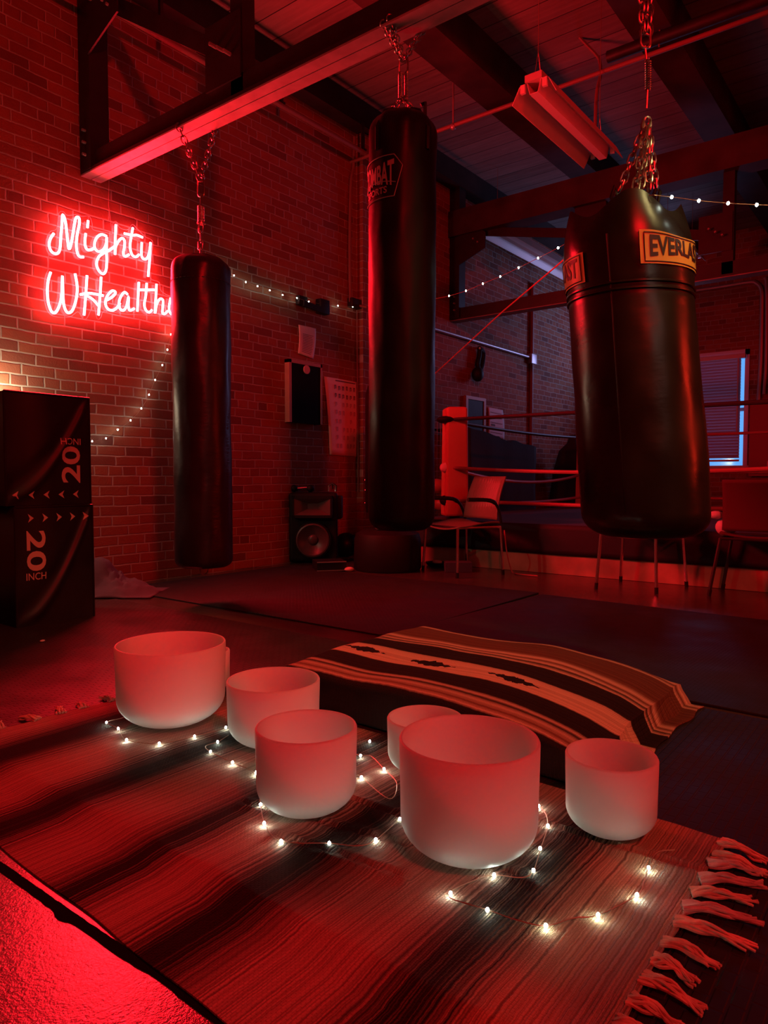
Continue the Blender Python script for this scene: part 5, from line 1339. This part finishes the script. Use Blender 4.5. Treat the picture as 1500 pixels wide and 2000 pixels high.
# ------------------------------------------------------------------ hanging fluorescent lamps (off)
def lamp(label, x0, y, z, L, tubes=True, top=CEIL_Z, rot=0.0):
    t_ = thing('fluorescent_lamp', label, 'lamp', (x0, y, z), 'hanging strip lamps')
    # cross-section in the y-z plane, lamp runs along x
    def prism(sec, xa, xb, m, name, th=0.004):
        mb = MB(); n = len(sec)
        vs = [V((x, y+a, z+b_)) for x in (xa, xb) for a, b_ in sec]
        mb.add(vs, [(i, i+1, n+i+1, n+i) for i in range(n-1)])
        o_ = build(name, mb, m, t_, smooth=False); o_.modifiers.new('thick', 'SOLIDIFY').thickness = th; return o_
    prism([(0.158, -0.062), (0.150, -0.045), (0.105, 0.040), (0.05, 0.052)], x0, x0+L, M['enamel'], 'reflector_wing')
    prism([(-0.158, -0.062), (-0.150, -0.045), (-0.105, 0.040), (-0.05, 0.052)], x0, x0+L, M['enamel'], 'reflector_wing')
    prism([(-0.052, 0.052), (-0.030, -0.030), (0.030, -0.030), (0.052, 0.052)], x0, x0+L, M['enamel'], 'centre_rib')
    build('housing', MB().box((x0-0.012, y-0.06, z+0.05), (x0+L, y+0.06, z+0.095)), M['enamel_top'], t_, smooth=False)
    for s_ in (-0.078, 0.078):
        for xx in (x0-0.008, x0+L-0.02): build('lamp_holder', MB().box((xx, y+s_-0.016, z-0.01), (xx+0.02, y+s_+0.016, z+0.045)), M['enamel'], t_, smooth=False)
    for xx in (x0+0.06, x0+L-0.08):
        build('hanger', MB().tube([(xx-0.05, y, z+0.085), (xx, y, z+0.26), (xx+0.05, y, z+0.085)], 0.0025, 5).tube([(xx, y, z+0.26), (xx, y, top)], 0.0025, 5), M['wire'], t_)
    return t_
# lamp near: bottom-left edge seen from (1000,207) to (1140,330)
L1 = 1.22
best = None
z1 = None
for k in range(200):
    d = 3.5+k*0.015
    A = CAM+ray(1000, 207)*d
    B = A+V((L1, 0, 0)); r_ = B-CAM; dp_ = r_.dot(FW); pxx = 750+F_PX*r_.dot(RT)/dp_; pyy = 1000-F_PX*r_.dot(UP)/dp_
    e = (pxx-1140)**2+(pyy-330)**2
    if best is None or e < best: best = e; z1 = A
LA = z1
lamp('unlit double strip lamp hanging in red light right of the middle bag', LA.x, LA.y-0.158, LA.z+0.062, L1)
q = on_z(952, 452, 3.75); lamp('far strip lamp with blue-lit edges hanging above the ring, left of the wide bag', q.x, q.y-0.1, 3.75, 2.4)
q = deep(1352, 460, 8.5); lamp('far strip lamp peeking out right of the wide bag near its yellow label', q.x-0.2, q.y+0.25, q.z+0.02, 1.22)
# sprinkler pipe and rods under the ceiling
q0 = on_z(838, 261, 3.95); q1 = on_z(1000, 205, 3.95)
spx = (q0.x+q1.x)/2
sp_ = thing('sprinkler_pipe', 'thin ceiling pipe crossing behind the middle bag and hanging lamp', 'pipe', (spx, q1.y, 3.95))
build('pipe', MB().cyl((spx, WALL_Y, 3.95), (spx, -2.0, 3.95), 0.018, 10), M['pipe_paint'], sp_)
hy = on_x(885, 240, spx).y
build('hanger', MB().cyl((spx, hy, 3.95), (spx, hy, CEIL_Z), 0.008, 6).ball((spx, hy, 3.94), 0.03, 10, 6), M['pipe'], sp_)
q0 = on_z(1187, 112, 4.12)
cp = thing('sprinkler_pipe', 'black ceiling pipe with a thin red drop beside the right bag chains', 'pipe', (q0.x, q0.y, 4.12))
build('pipe', MB().cyl((q0.x, q0.y, 4.12), (q0.x, -2.4, 4.12), 0.045, 12), M['steel_black'], cp)
dr = [deep(x, y, 6.0) for x, y in ((1080, 2), (1130, 70), (1165, 108), (1172, 125), (1172, 150), (1165, 185), (1163, 260), (1170, 285))]
build('drop_cable', MB().tube(smooth_path(dr, 4), 0.014, 6), M['pipe_paint'], cp)
build('hanger', MB().tube([on_x(1287, 92, q0.x), on_x(1292, -30, q0.x)], 0.006, 6), M['pipe_paint'], cp)
# red diagonal cord
single('cord', MB().tube([on_y(845, 734, WALL_Y-0.3), deep(980, 610, 7.0), deep(1110, 500, 5.6)], 0.007, 6), M['wire_red'], 'taut red cord rising diagonally from the wall towards the wide right bag', 'cord', on_y(845, 734, WALL_Y-0.3))
# small pale speck on the mat
sq = on_z(83, 1254, MT); single('pebble', MB().ball(sq+V((0, 0, 0.006)), 0.009, 10, 6, sc=(1.4, 1, 0.6)), M['tape'], 'tiny pale pebble on the woven mat in front of the boxes', 'pebble', sq)
